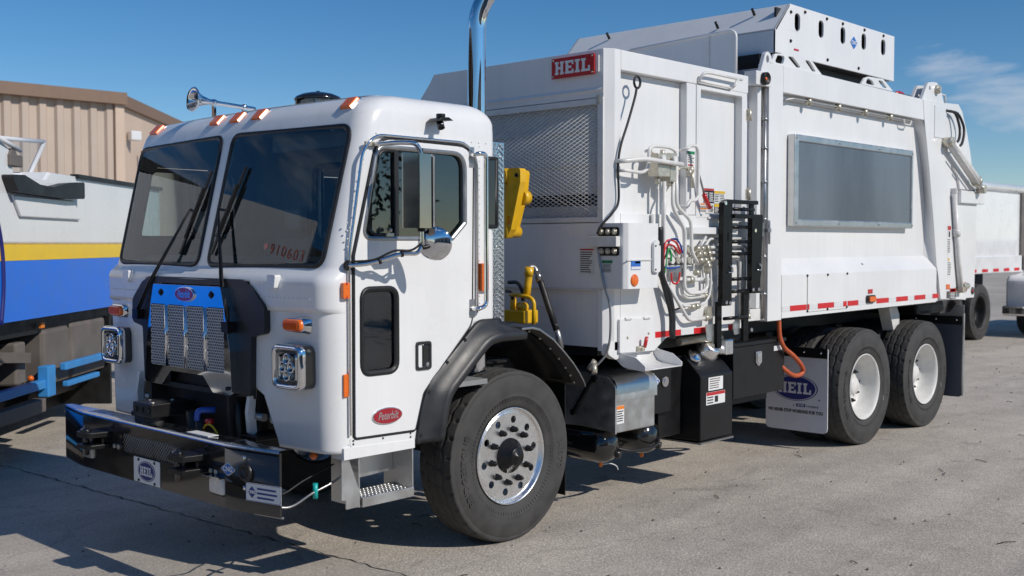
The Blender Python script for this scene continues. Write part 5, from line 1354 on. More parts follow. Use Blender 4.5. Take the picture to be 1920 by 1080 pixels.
P('cylinder_gland', MB().cyl((8.40,-1.31,2.545),(8.44,-1.31,2.525), .060, 16), 'fitting', cyd)
P('cylinder_pin', MB().cyl((7.68,-1.35,2.905),(7.68,-1.23,2.905), .05, 16), 'fitting', cyd)
P('cylinder_eye', MB().cyl((8.58,-1.35,2.452),(8.58,-1.262,2.452), .045, 16).box(8.54,8.64,-1.33,-1.263,2.425,2.46), 'fitting', cyd)
for off in (0, .07):
    P('cylinder_hose', MB().tube(curve([(7.72+off*.6,-1.255,3.235),(7.86+off,-1.285,3.22),(7.93+off*1.6,-1.30,3.12),(7.94+off*1.6,-1.31,3.03),(7.86+off*1.3,-1.33,2.94-off*.4),(7.76+off*1.6,-1.33,2.89-off*.3)], 6), .014, 8), 'hose_black', cyd)
lk = P('tailgate_lock', MB().tube([(7.90,-1.275,2.38),(8.03,-1.275,1.72),(8.12,-1.275,1.36)], .030, 12).cyl((7.97,-1.275,2.02),(7.985,-1.275,1.94), .040, 12), 'white_part', TRUCK)
P('lock_bracket', MB().box(8.09,8.17,-1.31,-1.246,1.34,1.40).cyl((8.16,-1.28,1.40),(8.28,-1.28,1.41), .035, 12).cyl((8.28,-1.28,1.41),(8.31,-1.28,1.41), .028, 6), 'fitting', lk, .003)
P('lock_fork', MB().box(7.885,7.90,-1.30,-1.246,2.36,2.44).box(7.915,7.93,-1.30,-1.246,2.36,2.44), 'white_part', lk)
P('post_plug', MB().cyl((8.04,-1.232,2.36),(8.04,-1.224,2.36), .02, 12), 'rubber_seal', tg)
# rear lifting ear with its pin
le = P('lift_ear', MB().plate(rpoly([(7.145,3.30),(7.29,3.48),(7.42,3.50),(7.52,3.50),(7.62,3.43),(7.70,3.31)], [0,.02,.05,.06,.04,0], 4), [circ(7.34,3.43,.022,14)], 'y', -1.235, -1.205), 'white_body', TRUCK, .003)
P('ear_pin', MB().cyl((7.50,-1.27,3.43),(7.50,-1.10,3.43), .045, 18).cyl((7.50,-1.28,3.43),(7.50,-1.27,3.43), .03, 14), 'fitting', le)
P('ear_link', MB().beam((7.46,-1.19,3.46),(7.60,-1.19,3.26), .03, .06), 'fitting', le)
P('ear_loop', MB().tube(bend([(7.65,-1.22,3.31),(7.65,-1.22,3.40),(7.77,-1.22,3.40),(7.77,-1.22,3.32)], .03), .009, 6), 'white_part', le)
P('ear_twin', MB().plate(rpoly([(7.145,3.30),(7.29,3.46),(7.52,3.48),(7.62,3.42),(7.70,3.31)], .03, 4), [], 'y', -1.13, -1.10), 'white_body', le)
P('roof_edge', MB().plate([(4.43,3.29),(7.16,3.29),(7.16,3.30),(4.43,3.305)], [], 'y', -1.13, 1.23), 'white_body', body)
# front lifting ear and mounts
fe = P('lift_ear', MB().plate(rpoly([(4.05,3.225),(4.12,3.38),(4.156,3.40),(4.20,3.38),(4.24,3.31),(4.185,3.314),(4.185,3.225)], [0,.05,.05,.05,0,0,0], 5), [circ(4.155,3.335,.022,12,.032)], 'y', BO-.002, BO+.03), 'white_body', TRUCK, .003)
lbx = P('lamp_box', MB().box(3.955,4.183,-1.26,-1.15,3.115,3.224), 'white_body', TRUCK, .004)
P('work_lamp', MB().lathe([(.050,0),(.050,-.035),(.044,-.040),(.040,-.030),(.015,-.020),(.001,-.018)], (4.066,-1.26,3.168), (0,1,0), 28), 'rubber_seal', lbx)
P('lamp_bulb', MB().ball((4.066,-1.278,3.165), .015, 10), 'amber', lbx)
# joint between hopper and body: setback face, conduit, pale strip
P('joint_panel', MB().box(3.874,4.05,-1.13,1.1,1.34,3.16), 'white_body', TRUCK)
P('joint_strip', MB().box(4.052,4.108,-1.215,-1.10,1.345,3.113), 'white_body', TRUCK, .003)
P('joint_strip', MB().box(4.110,4.186,-1.19,-1.10,1.25,3.113), 'white_body', TRUCK)
cd_ = P('conduit', MB().tube([(4.150,-1.222,1.26),(4.150,-1.222,3.11)], .020, 12), 'grey_steel', TRUCK)
for z in (1.45,1.75,2.05,2.35,2.62,2.85): P('conduit_clamp', MB().cyl((4.150,-1.222,z),(4.150,-1.222,z+.02), .026, 12).box(4.165,4.185,-1.242,-1.20,z,z+.02), 'grey_steel', cd_)
P('joint_foot', MB().box(3.945,4.184,-1.21,-1.0,1.247,1.342), 'white_part', TRUCK, .004)
P('joint_latch', MB().box(4.06,4.12,-1.25,-1.216,1.92,2.03).cyl((4.155,-1.27,1.86),(4.155,-1.27,2.05), .010, 8).box(4.13,4.18,-1.275,-1.245,1.955,1.985), 'grey_steel', TRUCK, .002)
# framed panel on the recess
FX0, FX1, FZ0, FZ1 = 4.66, 7.02, 2.012, 2.782
fr2 = P('panel_frame', MB().plate([(FX0,FZ0),(FX1,FZ0),(FX1,FZ1),(FX0,FZ1)], [[(FX0+.072,FZ0+.058),(FX1-.028,FZ0+.058),(FX1-.028,FZ1-.058),(FX0+.072,FZ1-.058)]], 'y', -1.213, BI-.002), 'aluminium', TRUCK, .008)
for x_ in (FX0+.03, FX0+.8, FX0+1.6, FX1-.014):
    for z_ in (FZ0+.03, FZ1-.03): P('frame_rivet', MB().ball((x_,-1.214,z_), .010, 8), 'grey_steel', fr2)
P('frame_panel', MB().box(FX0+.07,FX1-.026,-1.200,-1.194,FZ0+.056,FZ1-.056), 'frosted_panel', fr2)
# rails and strobe lamps under the beam
rl_ = P('lamp_rail', MB().box(4.50,7.08,-1.185,-1.165,3.060,3.078).tube([(4.52,-1.20,3.05),(4.66,-1.20,3.078),(7.0,-1.20,3.078)], .008, 6), 'white_part', TRUCK)
for x in (4.903, 5.442, 5.96, 6.495): P('rail_lamp', MB().cyl((x,-1.205,3.045),(x,-1.205,3.098), .026, 14).cyl((x,-1.205,3.03),(x,-1.205,3.046), .014, 10), 'fitting', rl_)
P('rail_hook', MB().tube(bend([(6.80,-1.20,3.085),(6.83,-1.20,3.03),(6.96,-1.20,3.03),(6.99,-1.20,3.085)], .02), .008, 6), 'white_part', rl_)
# skirt details: seams, bolts, lamps, tape
for x in (4.842,): P('panel_seam', MB().box(x-.004,x+.004,BO-.002,BO-.0003,1.285,1.590), 'tank_grey', TRUCK)
P('panel_seam', MB().box(4.85,5.57,BO-.002,BO-.0003,1.280,1.283), 'tank_grey', TRUCK)
for x, z in ((4.837,1.592),(5.202,1.592),(5.569,1.595),(4.842,1.290),(5.20,1.292),(5.565,1.296)): P('skirt_bolt', MB().ball((x,BO-.002,z), .012, 8), 'rubber_seal', TRUCK)
P('skirt_slot', MB().plate(rpoly([(-.02,-.008),(.02,-.018),(.02,-.008),(-.02,.012)], .004, 2), [], 'y', -1.193, -1.187), 'rubber_seal', TRUCK).location = (5.98, 0, 1.672)
sm = P('side_marker', MB().plate(rpoly([(5.945,1.315),(6.115,1.315),(6.115,1.385),(5.945,1.385)], .03, 5), [], 'y', BO-.022, BO-.0005), 'rubber_seal', TRUCK, .006)
P('amber_lens', MB().plate(rpoly([(5.965,1.326),(6.095,1.326),(6.095,1.374),(5.965,1.374)], .022, 5), [], 'y', BO-.036, BO-.020), 'amber', sm, .008)
P('red_reflector', MB().box(5.99,6.08,BO-.006,BO-.0005,1.400,1.440), 'red_lens', TRUCK, .002)
TZ = 1.325
rx = [(4.55,4.83),(4.85,4.875),(5.03,5.32),(5.50,5.565),(5.585,5.79),(6.17,6.43),(6.60,6.86),(7.02,7.28),(7.46,7.615)]
for a, b in rx: tape(a, b, TZ-.005*(0), BO, 'reflector_red', .046)
for a, b in ((4.42,4.545),(4.88,5.025),(5.325,5.495),(5.795,5.93),(6.435,6.595),(6.865,7.015),(7.285,7.455)): tape(a, b, TZ, BO, 'reflector_white', .046)
# stickers on the rear post and tailgate
fs_post = lambda x, z: frame_side(x, BO-.0045, z)
sticker_full(fs_post(7.86,1.90), .085, .30, TRUCK, bands=[(.84,.99,'red_sign'),(.60,.80,'decal_black',.3,.75)], lines=8, lz=(.05,.55))
sticker_full(fs_post(7.88,1.62), .10, .20, TRUCK, bands=[(.80,.96,'decal_yellow',.05,.4)], lines=8, lz=(.05,.75))
P('amber_reflector', MB().box(7.80,7.89,BO-.010,BO-.0045,1.385,1.435), 'amber', TRUCK)
sticker_full(fs_post(7.98,1.335), .17, .11, TRUCK, base='decal_black', bands=[(.66,.99,'red_sign'),(.72,.92,'decal_white',.15,.85)], lines=4, ink='decal_white', lz=(.05,.62))
sticker_full(fs_post(7.85,1.325), .07, .075, TRUCK, base='tank_grey', lines=3, lz=(.1,.9))
sticker_full(fs_post(8.10,1.385), .09, .03, TRUCK, base='decal_green', bands=[(.3,.7,'decal_white',.5,.8)])
P('red_reflector', MB().lathe([(.055,0),(.055,-.006),(.001,-.008)], (8.36,-1.226,1.39), (0,1,0), 20), 'red_lens', TRUCK)
rdl = P('round_emblem', MB().lathe([(.042,0),(.042,-.004),(.001,-.005)], (8.575,-1.226,1.345), (0,1,0), 20), 'decal_black', TRUCK)
P('emblem_dot', MB().lathe([(.018,0),(.018,-.002),(.001,-.002)], (8.575,-1.2312,1.345), (0,1,0), 14), 'red_lens', rdl)
# tail lamps at the rear edge
for z in (1.52,1.62,1.72,1.82): P('tail_lamp', MB().cyl((8.66,-1.16,z),(8.72,-1.16,z), .035, 14), 'red_lens', TRUCK)

# ------------------------------------------------------------------ gas tank housing on the roof
CY = 1.15
cs = [(4.435,3.437),(4.435,3.632),(4.668,3.868),(6.690,3.868),(6.690,3.437)]
slots = []
for x in (4.797, 5.214, 5.622, 6.037, 6.447):
    slots.append(rpoly([(x-.046,3.658),(x+.046,3.658),(x+.046,3.806),(x-.046,3.806)], .045, 6))
ch = P('tank_housing', MB().plate(cs, slots, 'y', -CY, -CY+.02), 'white_body', TRUCK, .003)
P('housing_side', MB().plate(cs, [], 'y', CY-.02, CY), 'white_body', ch)
P('housing_top', MB().box(4.668,6.690,-CY+.021,CY-.021,3.850,3.867), 'white_body', ch)
P('housing_rear', MB().box(6.672,6.690,-CY+.021,CY-.021,3.44,3.849), 'white_body', ch)
# front face: tall sloped hood that narrows to the lower corner
P('housing_front', MB().add([(4.668,-CY+.0,3.868),(4.668,CY,3.868),(4.435,CY,3.632),(4.435,-CY+.0,3.632),(4.668,-CY,3.852),(4.668,CY,3.852),(4.450,CY,3.620),(4.450,-CY,3.620)], [(0,1,2,3),(7,6,5,4),(0,3,7,4),(1,5,6,2),(0,4,5,1),(3,2,6,7)]), 'white_body', ch)
P('housing_front', MB().box(4.435,4.450,-CY+.001,CY-.001,3.437,3.618), 'white_body', ch)
P('housing_floor', MB().box(4.47,6.66,-CY+.03,CY-.03,3.437,3.45), 'satin_black', ch)
P('slot_lining', MB().box(4.55,6.65,-CY+.06,-CY+.08,3.46,3.83), 'decal_black', ch)
for x in (4.795, 5.212, 5.62, 6.035, 6.445): P('tank_end', MB().lathe([(.001,-.035),(.05,-.030),(.10,-.01),(.13,.03)], (x,-CY+.075,3.66), (0,1,0), 20), 'satin_black', ch)
for x, z in ((4.68,3.80),(4.92,3.835),(5.31,3.835),(5.61,3.835),(6.04,3.84),(6.44,3.84),(4.68,3.56),(5.33,3.48),(5.93,3.475)): P('housing_bolt', MB().ball((x,-CY-.002,z), .015, 8), 'satin_black', ch)
P('red_tag', MB().box(4.74,4.82,-CY-.003,-CY-.0005,3.490,3.506), 'red_sign', ch)
d3 = disc_flat(rpoly([(-.070,0),(0,-.058),(.070,0),(0,.058)], .006, 2), frame_side(5.832,-CY-.0005,3.695), 0, .003)
P('diamond_sign', d3, 'decal_bright_blue', ch)
lettering('CNG', .046, frame_side(5.832,-CY-.004,3.695), 'decal_white', ch, .0006, 0, .001, 1.0)
for x, y, z, in ((4.60,-.86,3.80),(4.52,-.55,3.72),(4.60,.70,3.80)): P('hood_latch', MB().cyl((x-.01,y,z),(x-.05,y,z+.05), .012, 8), 'satin_black', ch)
# mounts under the housing
P('mount_plate', MB().plate(rpoly([(4.24,3.316),(4.30,3.400),(4.55,3.430),(4.90,3.430),(5.02,3.36),(5.10,3.318)], [0,.05,.03,.03,.04,0], 4), [rpoly([(4.30,3.33),(4.35,3.395),(4.47,3.40),(4.44,3.33)], .03, 4), rpoly([(4.50,3.405),(4.60,3.41),(4.74,3.335),(4.66,3.33)], .03, 4), rpoly([(4.79,3.41),(4.88,3.41),(5.0,3.33),(4.93,3.328)], .03, 4)], 'y', -1.22, -1.20), 'white_body', TRUCK, .003)
P('mount_plate', MB().plate(rpoly([(5.85,3.316),(5.92,3.38),(6.0,3.40),(6.30,3.41),(6.52,3.318)], [0,.04,.03,.03,0], 4), [rpoly([(5.93,3.33),(5.98,3.385),(6.08,3.37),(6.12,3.33)], .03, 4), rpoly([(6.18,3.39),(6.28,3.39),(6.40,3.33),(6.30,3.33)], .03, 4)], 'y', -1.22, -1.20), 'white_body', TRUCK, .003)
P('mount_frame', MB().box(4.40,6.70,-1.02,-.94,3.318,3.436).box(4.40,4.48,-.94,.94,3.318,3.436).box(6.60,6.68,-.94,.94,3.318,3.436).box(4.40,6.70,.94,1.02,3.318,3.436), 'satin_black', TRUCK)
P('mount_wall', MB().box(4.0,4.02,-1.05,.9,3.17,3.42), 'chassis', TRUCK)
ol_ = P('roof_lamp', MB().ball((6.80,-1.16,3.322), .03, 14, (3.6,1,1)), 'red_lens', TRUCK)
P('lamp_base', MB().box(6.68,6.97,-1.21,-1.15,3.300,3.318), 'satin_black', ol_)

# ------------------------------------------------------------------ below the body: boxes, tanks, flaps
bb = P('battery_box', MB().plate(rpoly([(-1.20,.565),(-1.20,.885),(-1.14,.945),(-.62,.96),(-.62,.60)], [.01,.06,.08,0,0], 6), [], 'x', 2.26, 2.70), 'aluminium', TRUCK, .004)
P('box_lid', MB().loft([[(x_, y_, z_) for y_, z_ in ((-1.208,.785),(-1.208,.885),(-1.19,.925),(-1.15,.950),(-1.10,.957),(-.62,.968))] for x_ in (2.255, 2.722)], closed=False), 'aluminium', bb)
P('box_end', MB().plate(rpoly([(-1.21,.555),(-1.21,.885),(-1.14,.955),(-.62,.975),(-.62,.58),(-1.12,.60)], [.01,.06,.08,0,0,.02], 5), [], 'x', 2.235, 2.252), 'aluminium', bb, .002)
P('box_strap', MB().beam((2.225,-1.02,.93),(2.225,-.86,.70), .02, .035, (1,0,0)).cyl((2.215,-1.03,.93),(2.235,-1.03,.93), .025, 10).cyl((2.215,-.84,.68),(2.235,-.84,.68), .022, 10), 'satin_black', bb)
sticker_full(frame_side(2.30,-1.2005,.690), .085, .125, bb, bands=[(.80,.99,'decal_orange')], lines=5, lz=(.1,.75))
for i, x in enumerate((2.36, 2.84)):
    at_ = P('air_tank', MB().lathe([(.001,-.16),(.06,-.152),(.105,-.125),(.125,-.08),(.13,-.04),(.13,.45),(.10,.52),(.001,.55)], (x-.02,-.96,.455), (0,1,0), 32), 'gloss_black', TRUCK)
    P('drain_cock', MB().cyl((x-.02,-1.00,.335),(x-.02,-1.0,.312), .014, 10).ball((x-.02,-1.0,.31), .016, 8), 'decal_orange', at_)
    P('tank_port', MB().cyl((x+.03,-1.06,.40),(x+.05,-1.12,.385), .028, 12), 'satin_black', at_)
P('tank_hose', MB().tube(curve([(2.40,-1.10,.43),(2.50,-1.14,.405),(2.68,-1.15,.395),(2.82,-1.14,.41),(2.88,-1.11,.445)], 6), .012, 8), 'hose_black', TRUCK)
P('tank_wire', MB().tube(curve([(2.34,-1.0,.31),(2.42,-1.02,.31),(2.48,-1.03,.285),(2.50,-1.03,.255)], 6), .004, 6), 'reflector_white', TRUCK)
kb = P('fuel_cabinet', MB().box(2.74,3.05,-1.10,-.5,.62,1.02), 'satin_black', TRUCK, .006)
P('filler_port', MB().cyl((2.96,-1.115,.85),(2.96,-1.10,.85), .038, 20).cyl((2.96,-1.12,.85),(2.96,-1.114,.85), .020, 14), 'chrome', kb)
d4 = P('diamond_sign', disc_flat(rpoly([(-.085,0),(0,-.065),(.085,0),(0,.065)], .005, 2), frame_side(2.82,-1.1005,.86), 0, .002), 'decal_white', kb)
P('diamond_field', disc_flat(rpoly([(-.076,0),(0,-.058),(.076,0),(0,.058)], .004, 2), frame_side(2.82,-1.103,.86), 0, .001), 'decal_bright_blue', kb)
lettering('CNG', .05, frame_side(2.82,-1.1045,.86), 'decal_white', kb, .0005, 0, .001)
sticker_full(frame_side(2.80,-1.1005,.975), .11, .045, kb, base='red_sign', lines=2, ink='decal_white', lz=(.1,.9), bands=[(.35,.8,'decal_white')])
ht = P('hydraulic_tank', MB().plate([(-1.215,.378),(-1.215,.868),(-1.06,1.02),(-.55,1.035),(-.55,.36)], [], 'x', 3.268, 3.712), 'satin_black', TRUCK, .008)
P('tank_side', MB().plate([(-1.05,1.02),(-.5,1.03),(-.5,.40),(-1.05,.42)], [], 'x', 2.96, 3.266), 'satin_black', ht, .008)
P('tank_base', MB().plate([(3.262,-1.222),(3.718,-1.222),(3.718,-.55),(3.262,-.55)], [], 'z', .352, .364), 'grey_steel', ht)
P('filler_cap', MB().lathe([(.060,0),(.060,.018),(.050,.026),(.030,.026),(.028,.034),(.001,.034)], (3.36,-1.085,1.0), (0,-.70,.71), 24), 'chrome', ht)
fh = Vector((0,-.70,.71))
P('filter_head', MB().lathe([(.095,-.01),(.098,.03),(.085,.05),(.085,.085),(.060,.098),(.001,.10)], (3.56,-1.06,1.02), fh, 28), 'alloy', ht)
P('suction_pipe', MB().tube(bend([(3.15,-1.10,1.13),(3.45,-1.12,1.14),(3.62,-1.13,1.13)], .04), .028, 12).cyl((3.56,-1.128,1.13),(3.66,-1.128,1.13), .036, 10), 'fitting', ht)
P('filter_block', MB().box(3.64,3.75,-1.20,-1.08,1.00,1.12), 'alloy', ht, .012)
P('level_gauge', MB().box(3.005,3.035,-1.06,-1.052,.74,.95), 'satin_black', ht)
P('gauge_tube', MB().box(3.012,3.028,-1.066,-1.0605,.78,.92), 'decal_green', ht)
sticker_full(frame_side(3.47,-1.2155,.800), .20, .10, ht, lines=5, lz=(.1,.95), ink='tank_grey')
sticker_full(frame_side(3.47,-1.2155,.690), .26, .095, ht, bands=[(.74,.99,'red_sign'),(.15,.65,'decal_black',.45,.62)], lines=3, lz=(.05,.7), lx=(.05,.4))
tx = P('tool_box', MB().box(3.81,4.61,-1.16,-.55,.635,1.045), 'satin_black', TRUCK, .006)
P('box_lid', MB().box(3.80,4.62,-1.172,-.55,1.047,1.078), 'satin_black', tx, .006)
P('paddle_latch', MB().plate(rpoly([(4.13,.885),(4.23,.885),(4.23,.985),(4.18,1.0),(4.13,.985)] if False else [(4.135,.90),(4.18,.868),(4.225,.90),(4.225,.99),(4.135,.99)], .012, 3), [], 'y', -1.172, -1.161), 'chrome', tx, .003)
P('latch_paddle', MB().plate(rpoly([(4.15,.905),(4.18,.888),(4.21,.905),(4.21,.975),(4.15,.975)], .008, 3), [], 'y', -1.180, -1.173), 'alloy', tx, .002)
P('box_plate', MB().box(4.43,4.56,-1.1635,-1.1605,.975,1.015), 'reflector_white', tx)
P('box_base', MB().box(3.62,4.6,-1.0,-.45,.55,.63), 'chassis', TRUCK)
# mud flaps
def flap(x, y0, y1, z0, z1, mat, label, dark_top):
    f_ = P('mud_flap', MB().plate(rpoly([(y0,z0),(y1,z0),(y1,z1),(y0,z1)], [.05,.05,.005,.005], 5), [], 'x', x, x+.010), mat, TRUCK, label=label)
    b_ = P('flap_bracket', MB().box(x-.012,x-.001,y0+.002,y1-.002,z1-.085,z1+.004), 'satin_black', f_)
    for k in range(4): P('flap_bolt', MB().ball((x-.014,y0+.06+(y1-y0-.12)*k/3,z1-.035), .012, 8), 'chrome', f_)
    return f_
mfp = flap(5.37, -1.165, -.545, .158, .92, 'mud_flap', 'pale mud flap with blue oval emblem and slogan', True)
ovf = lambda r_: circ(-.842,.549,.228*r_,44,.118*r_)
FF = lambda u, v, h: (5.3695-h, u, v)
P('emblem_ring', disc_flat(ovf(1.0), FF, .0002, .001), 'decal_navy', mfp)
P('emblem_gap', disc_flat(ovf(.955), FF, .0012, .0018), 'mud_flap', mfp)
P('emblem_field', disc_flat(ovf(.905), FF, .0020, .0026), 'decal_navy', mfp)
heil(frame_front(5.3668, -.842, .549), .335, .100, .001, 'mud_flap', mfp)
lettering('WE NEVER STOP WORKING FOR YOU', .040, frame_front(5.369, -.846, .335), 'decal_black', mfp, .0004, 0, .0016, .80)
lettering('a', .034, frame_front(5.369, -.83, .392), 'decal_navy', mfp, .0004)
P('company_mark', MB().box(5.3685,5.3695,-.948,-.856,.380,.408), 'decal_navy', mfp)
lettering('DOVER', .020, frame_front(5.3683, -.902, .394), 'mud_flap', mfp, .0003, 0, .0008)
lettering('company', .034, frame_front(5.369, -1.02, .392), 'decal_black', mfp, .0004)
P('emblem_dot', disc_flat(circ(-1.085,.455,.008,10), FF, .0002, .001), 'decal_navy', mfp)
rfp = flap(7.97, -1.36, -.58, .245, 1.095, 'flap_dark', 'dark mud flap behind the rearmost wheel', True)
P('flap_edge', MB().box(7.955,7.985,-1.375,-1.362,.26,1.13), 'aluminium', rfp)
P('flap_hanger', MB().plate(rpoly([(-1.37,1.10),(-1.37,1.22),(-1.28,1.22),(-1.22,1.14),(-1.05,1.10)], .01, 2), [], 'x', 7.97, 7.98), 'grey_steel', rfp)
P('rear_beam', MB().box(7.55,8.25,-1.05,-.5,1.12,1.24), 'chassis', TRUCK, .03)
P('body_leg', MB().plate([(6.92,1.25),(7.10,1.25),(7.18,1.14),(7.18,.98),(7.05,.98)], [], 'y', -1.02, -.90), 'white_part', TRUCK, .004)
P('sub_frame', MB().box(4.0,8.3,-.55,.55,1.05,1.24), 'chassis', TRUCK)
P('under_side', MB().box(2.3,4.3,-1.0,1.0,1.08,1.20), 'chassis', TRUCK)
P('under_side', MB().box(4.3,8.2,-1.05,1.1,1.225,1.252), 'chassis', TRUCK)
P('hose_loop', MB().tube(curve([(4.455,-1.19,1.26),(4.475,-1.19,1.10),(4.53,-1.20,1.00),(4.66,-1.21,.925),(4.80,-1.21,.835),(4.855,-1.20,.775),(4.80,-1.19,.742),(4.70,-1.18,.755),(4.60,-1.15,.82),(4.54,-1.10,.90)], 8), .0195, 12), 'hose_orange', TRUCK, label='orange hose loop beside the tool box')
# inner fenders, springs of the bogie, hanging cables for depth under the body
for x in (5.3, 6.66, 8.0): P('hanger', MB().box(x-.06,x+.06,-.62,-.45,.70,1.05), 'chassis', TRUCK)
P('front_flap', MB().box(1.95,1.958,-1.0,-.62,.16,.98), 'satin_black', TRUCK)

# ------------------------------------------------------------------ parked blue and white truck on the left
Y0 = 0.7536
lt = thing('parked_truck', 'parked white truck with yellow and blue stripes, left of the garbage truck', 'truck', (-.02, 3.40, 0), Y0)
TRUCK_MAIN = TRUCK
def Q(name, mb, mat, parent, bevel=0.0, label=None): return P(name, mb, mat, parent, bevel, label)
bw = Q('body_side', MB().plate([(-3.0,1.868),(4.2,1.868),(4.2,2.52),(1.05,2.52),(.95,2.45),(.35,2.45),(.28,2.66),(.10,2.72),(-.6,2.82),(-3.0,3.05)], [], 'y', 0, 2.4), 'white_paint', lt, .02)
Q('yellow_stripe', MB().box(-3.0,4.2,-.004,2.404,1.728,1.866), 'truck_yellow', lt)
Q('blue_panel', MB().box(-3.0,4.2,-.002,2.402,1.215,1.726), 'truck_blue', lt)
Q('wheel_arch_edge', MB().tube(curve([(.03,-.004,1.20),(.085,-.004,1.5),(.075,-.004,1.8),(.0,-.004,2.05),(-.10,-.004,2.2)], 6), .022, 10), 'decal_navy', lt)
Q('trough', MB().plate(rpoly([(.08,2.44),(.32,2.45),(.62,2.385),(.9,2.375),(1.25,2.43),(1.62,2.46),(1.62,2.30),(1.30,2.285),(.20,2.30)], .03, 4), [], 'y', -.10, .02), 'rubber_seal', lt)
Q('undercut', MB().plate([(.25,2.28),(1.55,2.28),(1.70,2.10),(.40,2.10)], [], 'y', -.03, -.001), 'white_paint', lt, .01)
Q('cover_edge', MB().box(1.65,4.2,-.03,.05,2.50,2.54), 'rubber_seal', lt)
Q('rail', MB().tube([(.45,.25,2.78),(1.55,.25,2.84)], .02, 8), 'reflector_white', lt)
Q('rail', MB().tube([(.55,.25,2.46),(1.2,.25,2.50),(1.55,.25,2.84)], .022, 8), 'white_paint', lt)
Q('rail_panel', MB().add([(.55,.26,2.47),(1.2,.26,2.51),(1.53,.26,2.82),(.5,.26,2.77)], [(0,1,2,3)]), 'lamp_glass', lt)
Q('tipper_joint', MB().cyl((.30,-.02,2.60),(.30,.10,2.60), .07, 14).box(.22,.45,-.03,.05,2.52,2.62), 'tank_grey', lt, .01)
Q('light_pipe', MB().tube([(.0,-.02,2.74),(.42,-.02,2.66)], .02, 8), 'reflector_white', lt)
Q('chassis_rail', MB().box(-3.0,5.0,.55,.7,.75,1.05), 'chassis', lt)
Q('chassis_rail', MB().box(-3.0,5.0,1.7,1.85,.75,1.05), 'chassis', lt)
Q('under_body', MB().box(-3.0,4.2,.15,2.3,1.05,1.21), 'chassis', lt)
Q('side_tank', MB().box(1.15,1.75,.12,.6,.55,1.08), 'tank_grey', lt, .04)
Q('side_tank', MB().box(1.80,2.7,.12,.6,.55,1.10), 'tank_grey', lt, .04)
Q('drawbar', MB().beam((-.4,.10,.98),(.75,.10,.86), .07, .09), 'tank_grey', lt)
Q('side_locker', MB().box(.62,.82,.14,.5,.62,1.0), 'tank_grey', lt, .02)
Q('valve_box', MB().box(-.2,.35,.2,.6,.62,.95), 'chassis', lt, .03)
Q('guard_bar', MB().box(-3.0,.95,.02,.10,.56,.64), 'sky_blue_paint', lt, .01)
Q('guard_bar', MB().box(1.35,3.0,.0,.06,.68,.75), 'sky_blue_paint', lt, .01)
Q('air_reservoir', MB().cyl((1.3,.5,.5),(2.6,.5,.5), .18, 18), 'chassis', lt)
Q('inner_sheet', MB().box(-2.6,4.2,.62,.66,.16,1.1), 'chassis', lt)  # black sheet added to darken the shaded underside
Q('shade_sheet', MB().box(2.75,2.8,.1,2.3,.16,1.1), 'chassis', lt)  # second black sheet, shuts the sun out from under the body
Q('guard_post', MB().box(.95,1.12,.0,.10,.48,.76), 'sky_blue_paint', lt, .01)
Q('step_rail', MB().box(-3.0,.9,.0,.12,.36,.48), 'tank_grey', lt, .01)
Q('step_rail', MB().box(1.4,2.2,.0,.06,.52,.57), 'sky_blue_paint', lt, .01)
Q('lamp', MB().ball((.70,.05,.68), .03, 8), 'amber', lt)
Q('marker', MB().box(1.05,1.13,.10,.12,1.10,1.15), 'decal_orange', lt)
for x in (-2.2, 6.2):
    for y in (.33, 2.07):
        q = link('wheel', fm_rear, None, lt); q.location = (x, y, .5355); q.rotation_euler = (0, 0, 0 if y < 1 else pi)
        link('tyre', tm_front, None, q)

# ------------------------------------------------------------------ tan metal building behind
bl = thing('metal_building', 'tan ribbed metal building with brown roof trim on the left', 'building', (10.1, 21.0, 0), 0)
BH = 5.5
cor = MB(); lo_, hi_ = [], []
x = 0.0; k = 0
while x > -34:
    for dx, dy in ((0,0),(-.10,0),(-.15,-.07),(-.30,-.07),(-.35,0)):
        lo_.append((x+dx, dy-.05*(x+dx), 0)); hi_.append((x+dx, dy-.05*(x+dx), BH))
    x -= .42
cor.loft([lo_, hi_], closed=False, smooth=False)
Q('ribbed_wall', cor, 'tan_wall', bl)
d2 = Vector((.686, .728, 0)); n2 = Vector((.728, -.686, 0))
e_ = d2*16
gw = Q('end_wall', MB().add([(0,0,0),(e_.x,e_.y,0),(e_.x,e_.y,BH),(0,0,BH)], [(0,1,2,3)]), 'tan_light', bl)
Q('corner_trim', MB().box(-.12,.12,-.14,.10,0,BH-.02), 'tan_light', bl)
Q('fascia', MB().beam((.15,-.12,BH+.08),(-34,1.58,BH+.08), .30, .30), 'tan_trim', bl)
Q('fascia', MB().beam((-.02,.02,BH+.081),(e_.x,e_.y,BH+.081), .30, .30), 'tan_trim', bl)
Q('roof_sheet', MB().add([(0,0,BH+.12),(e_.x,e_.y,BH+.12),(-20,20,BH+1.0),(-34,1.7,BH+.12)], [(0,1,2,3)]), 'tan_trim', bl)
lw = d2*.9
Q('wall_lamp', MB().box(lw.x-.15+.1,lw.x+.15+.1,lw.y-.25-.05,lw.y+.05-.12,4.6,4.85), 'reflector_white', bl, .03)
lw = d2*1.7
Q('downpipe', MB().tube(curve([(lw.x+.12,lw.y-.12,4.4),(lw.x+.16,lw.y-.16,4.0),(lw.x+.10,lw.y-.10,3.6)], 6), .05, 8), 'tan_trim', bl)

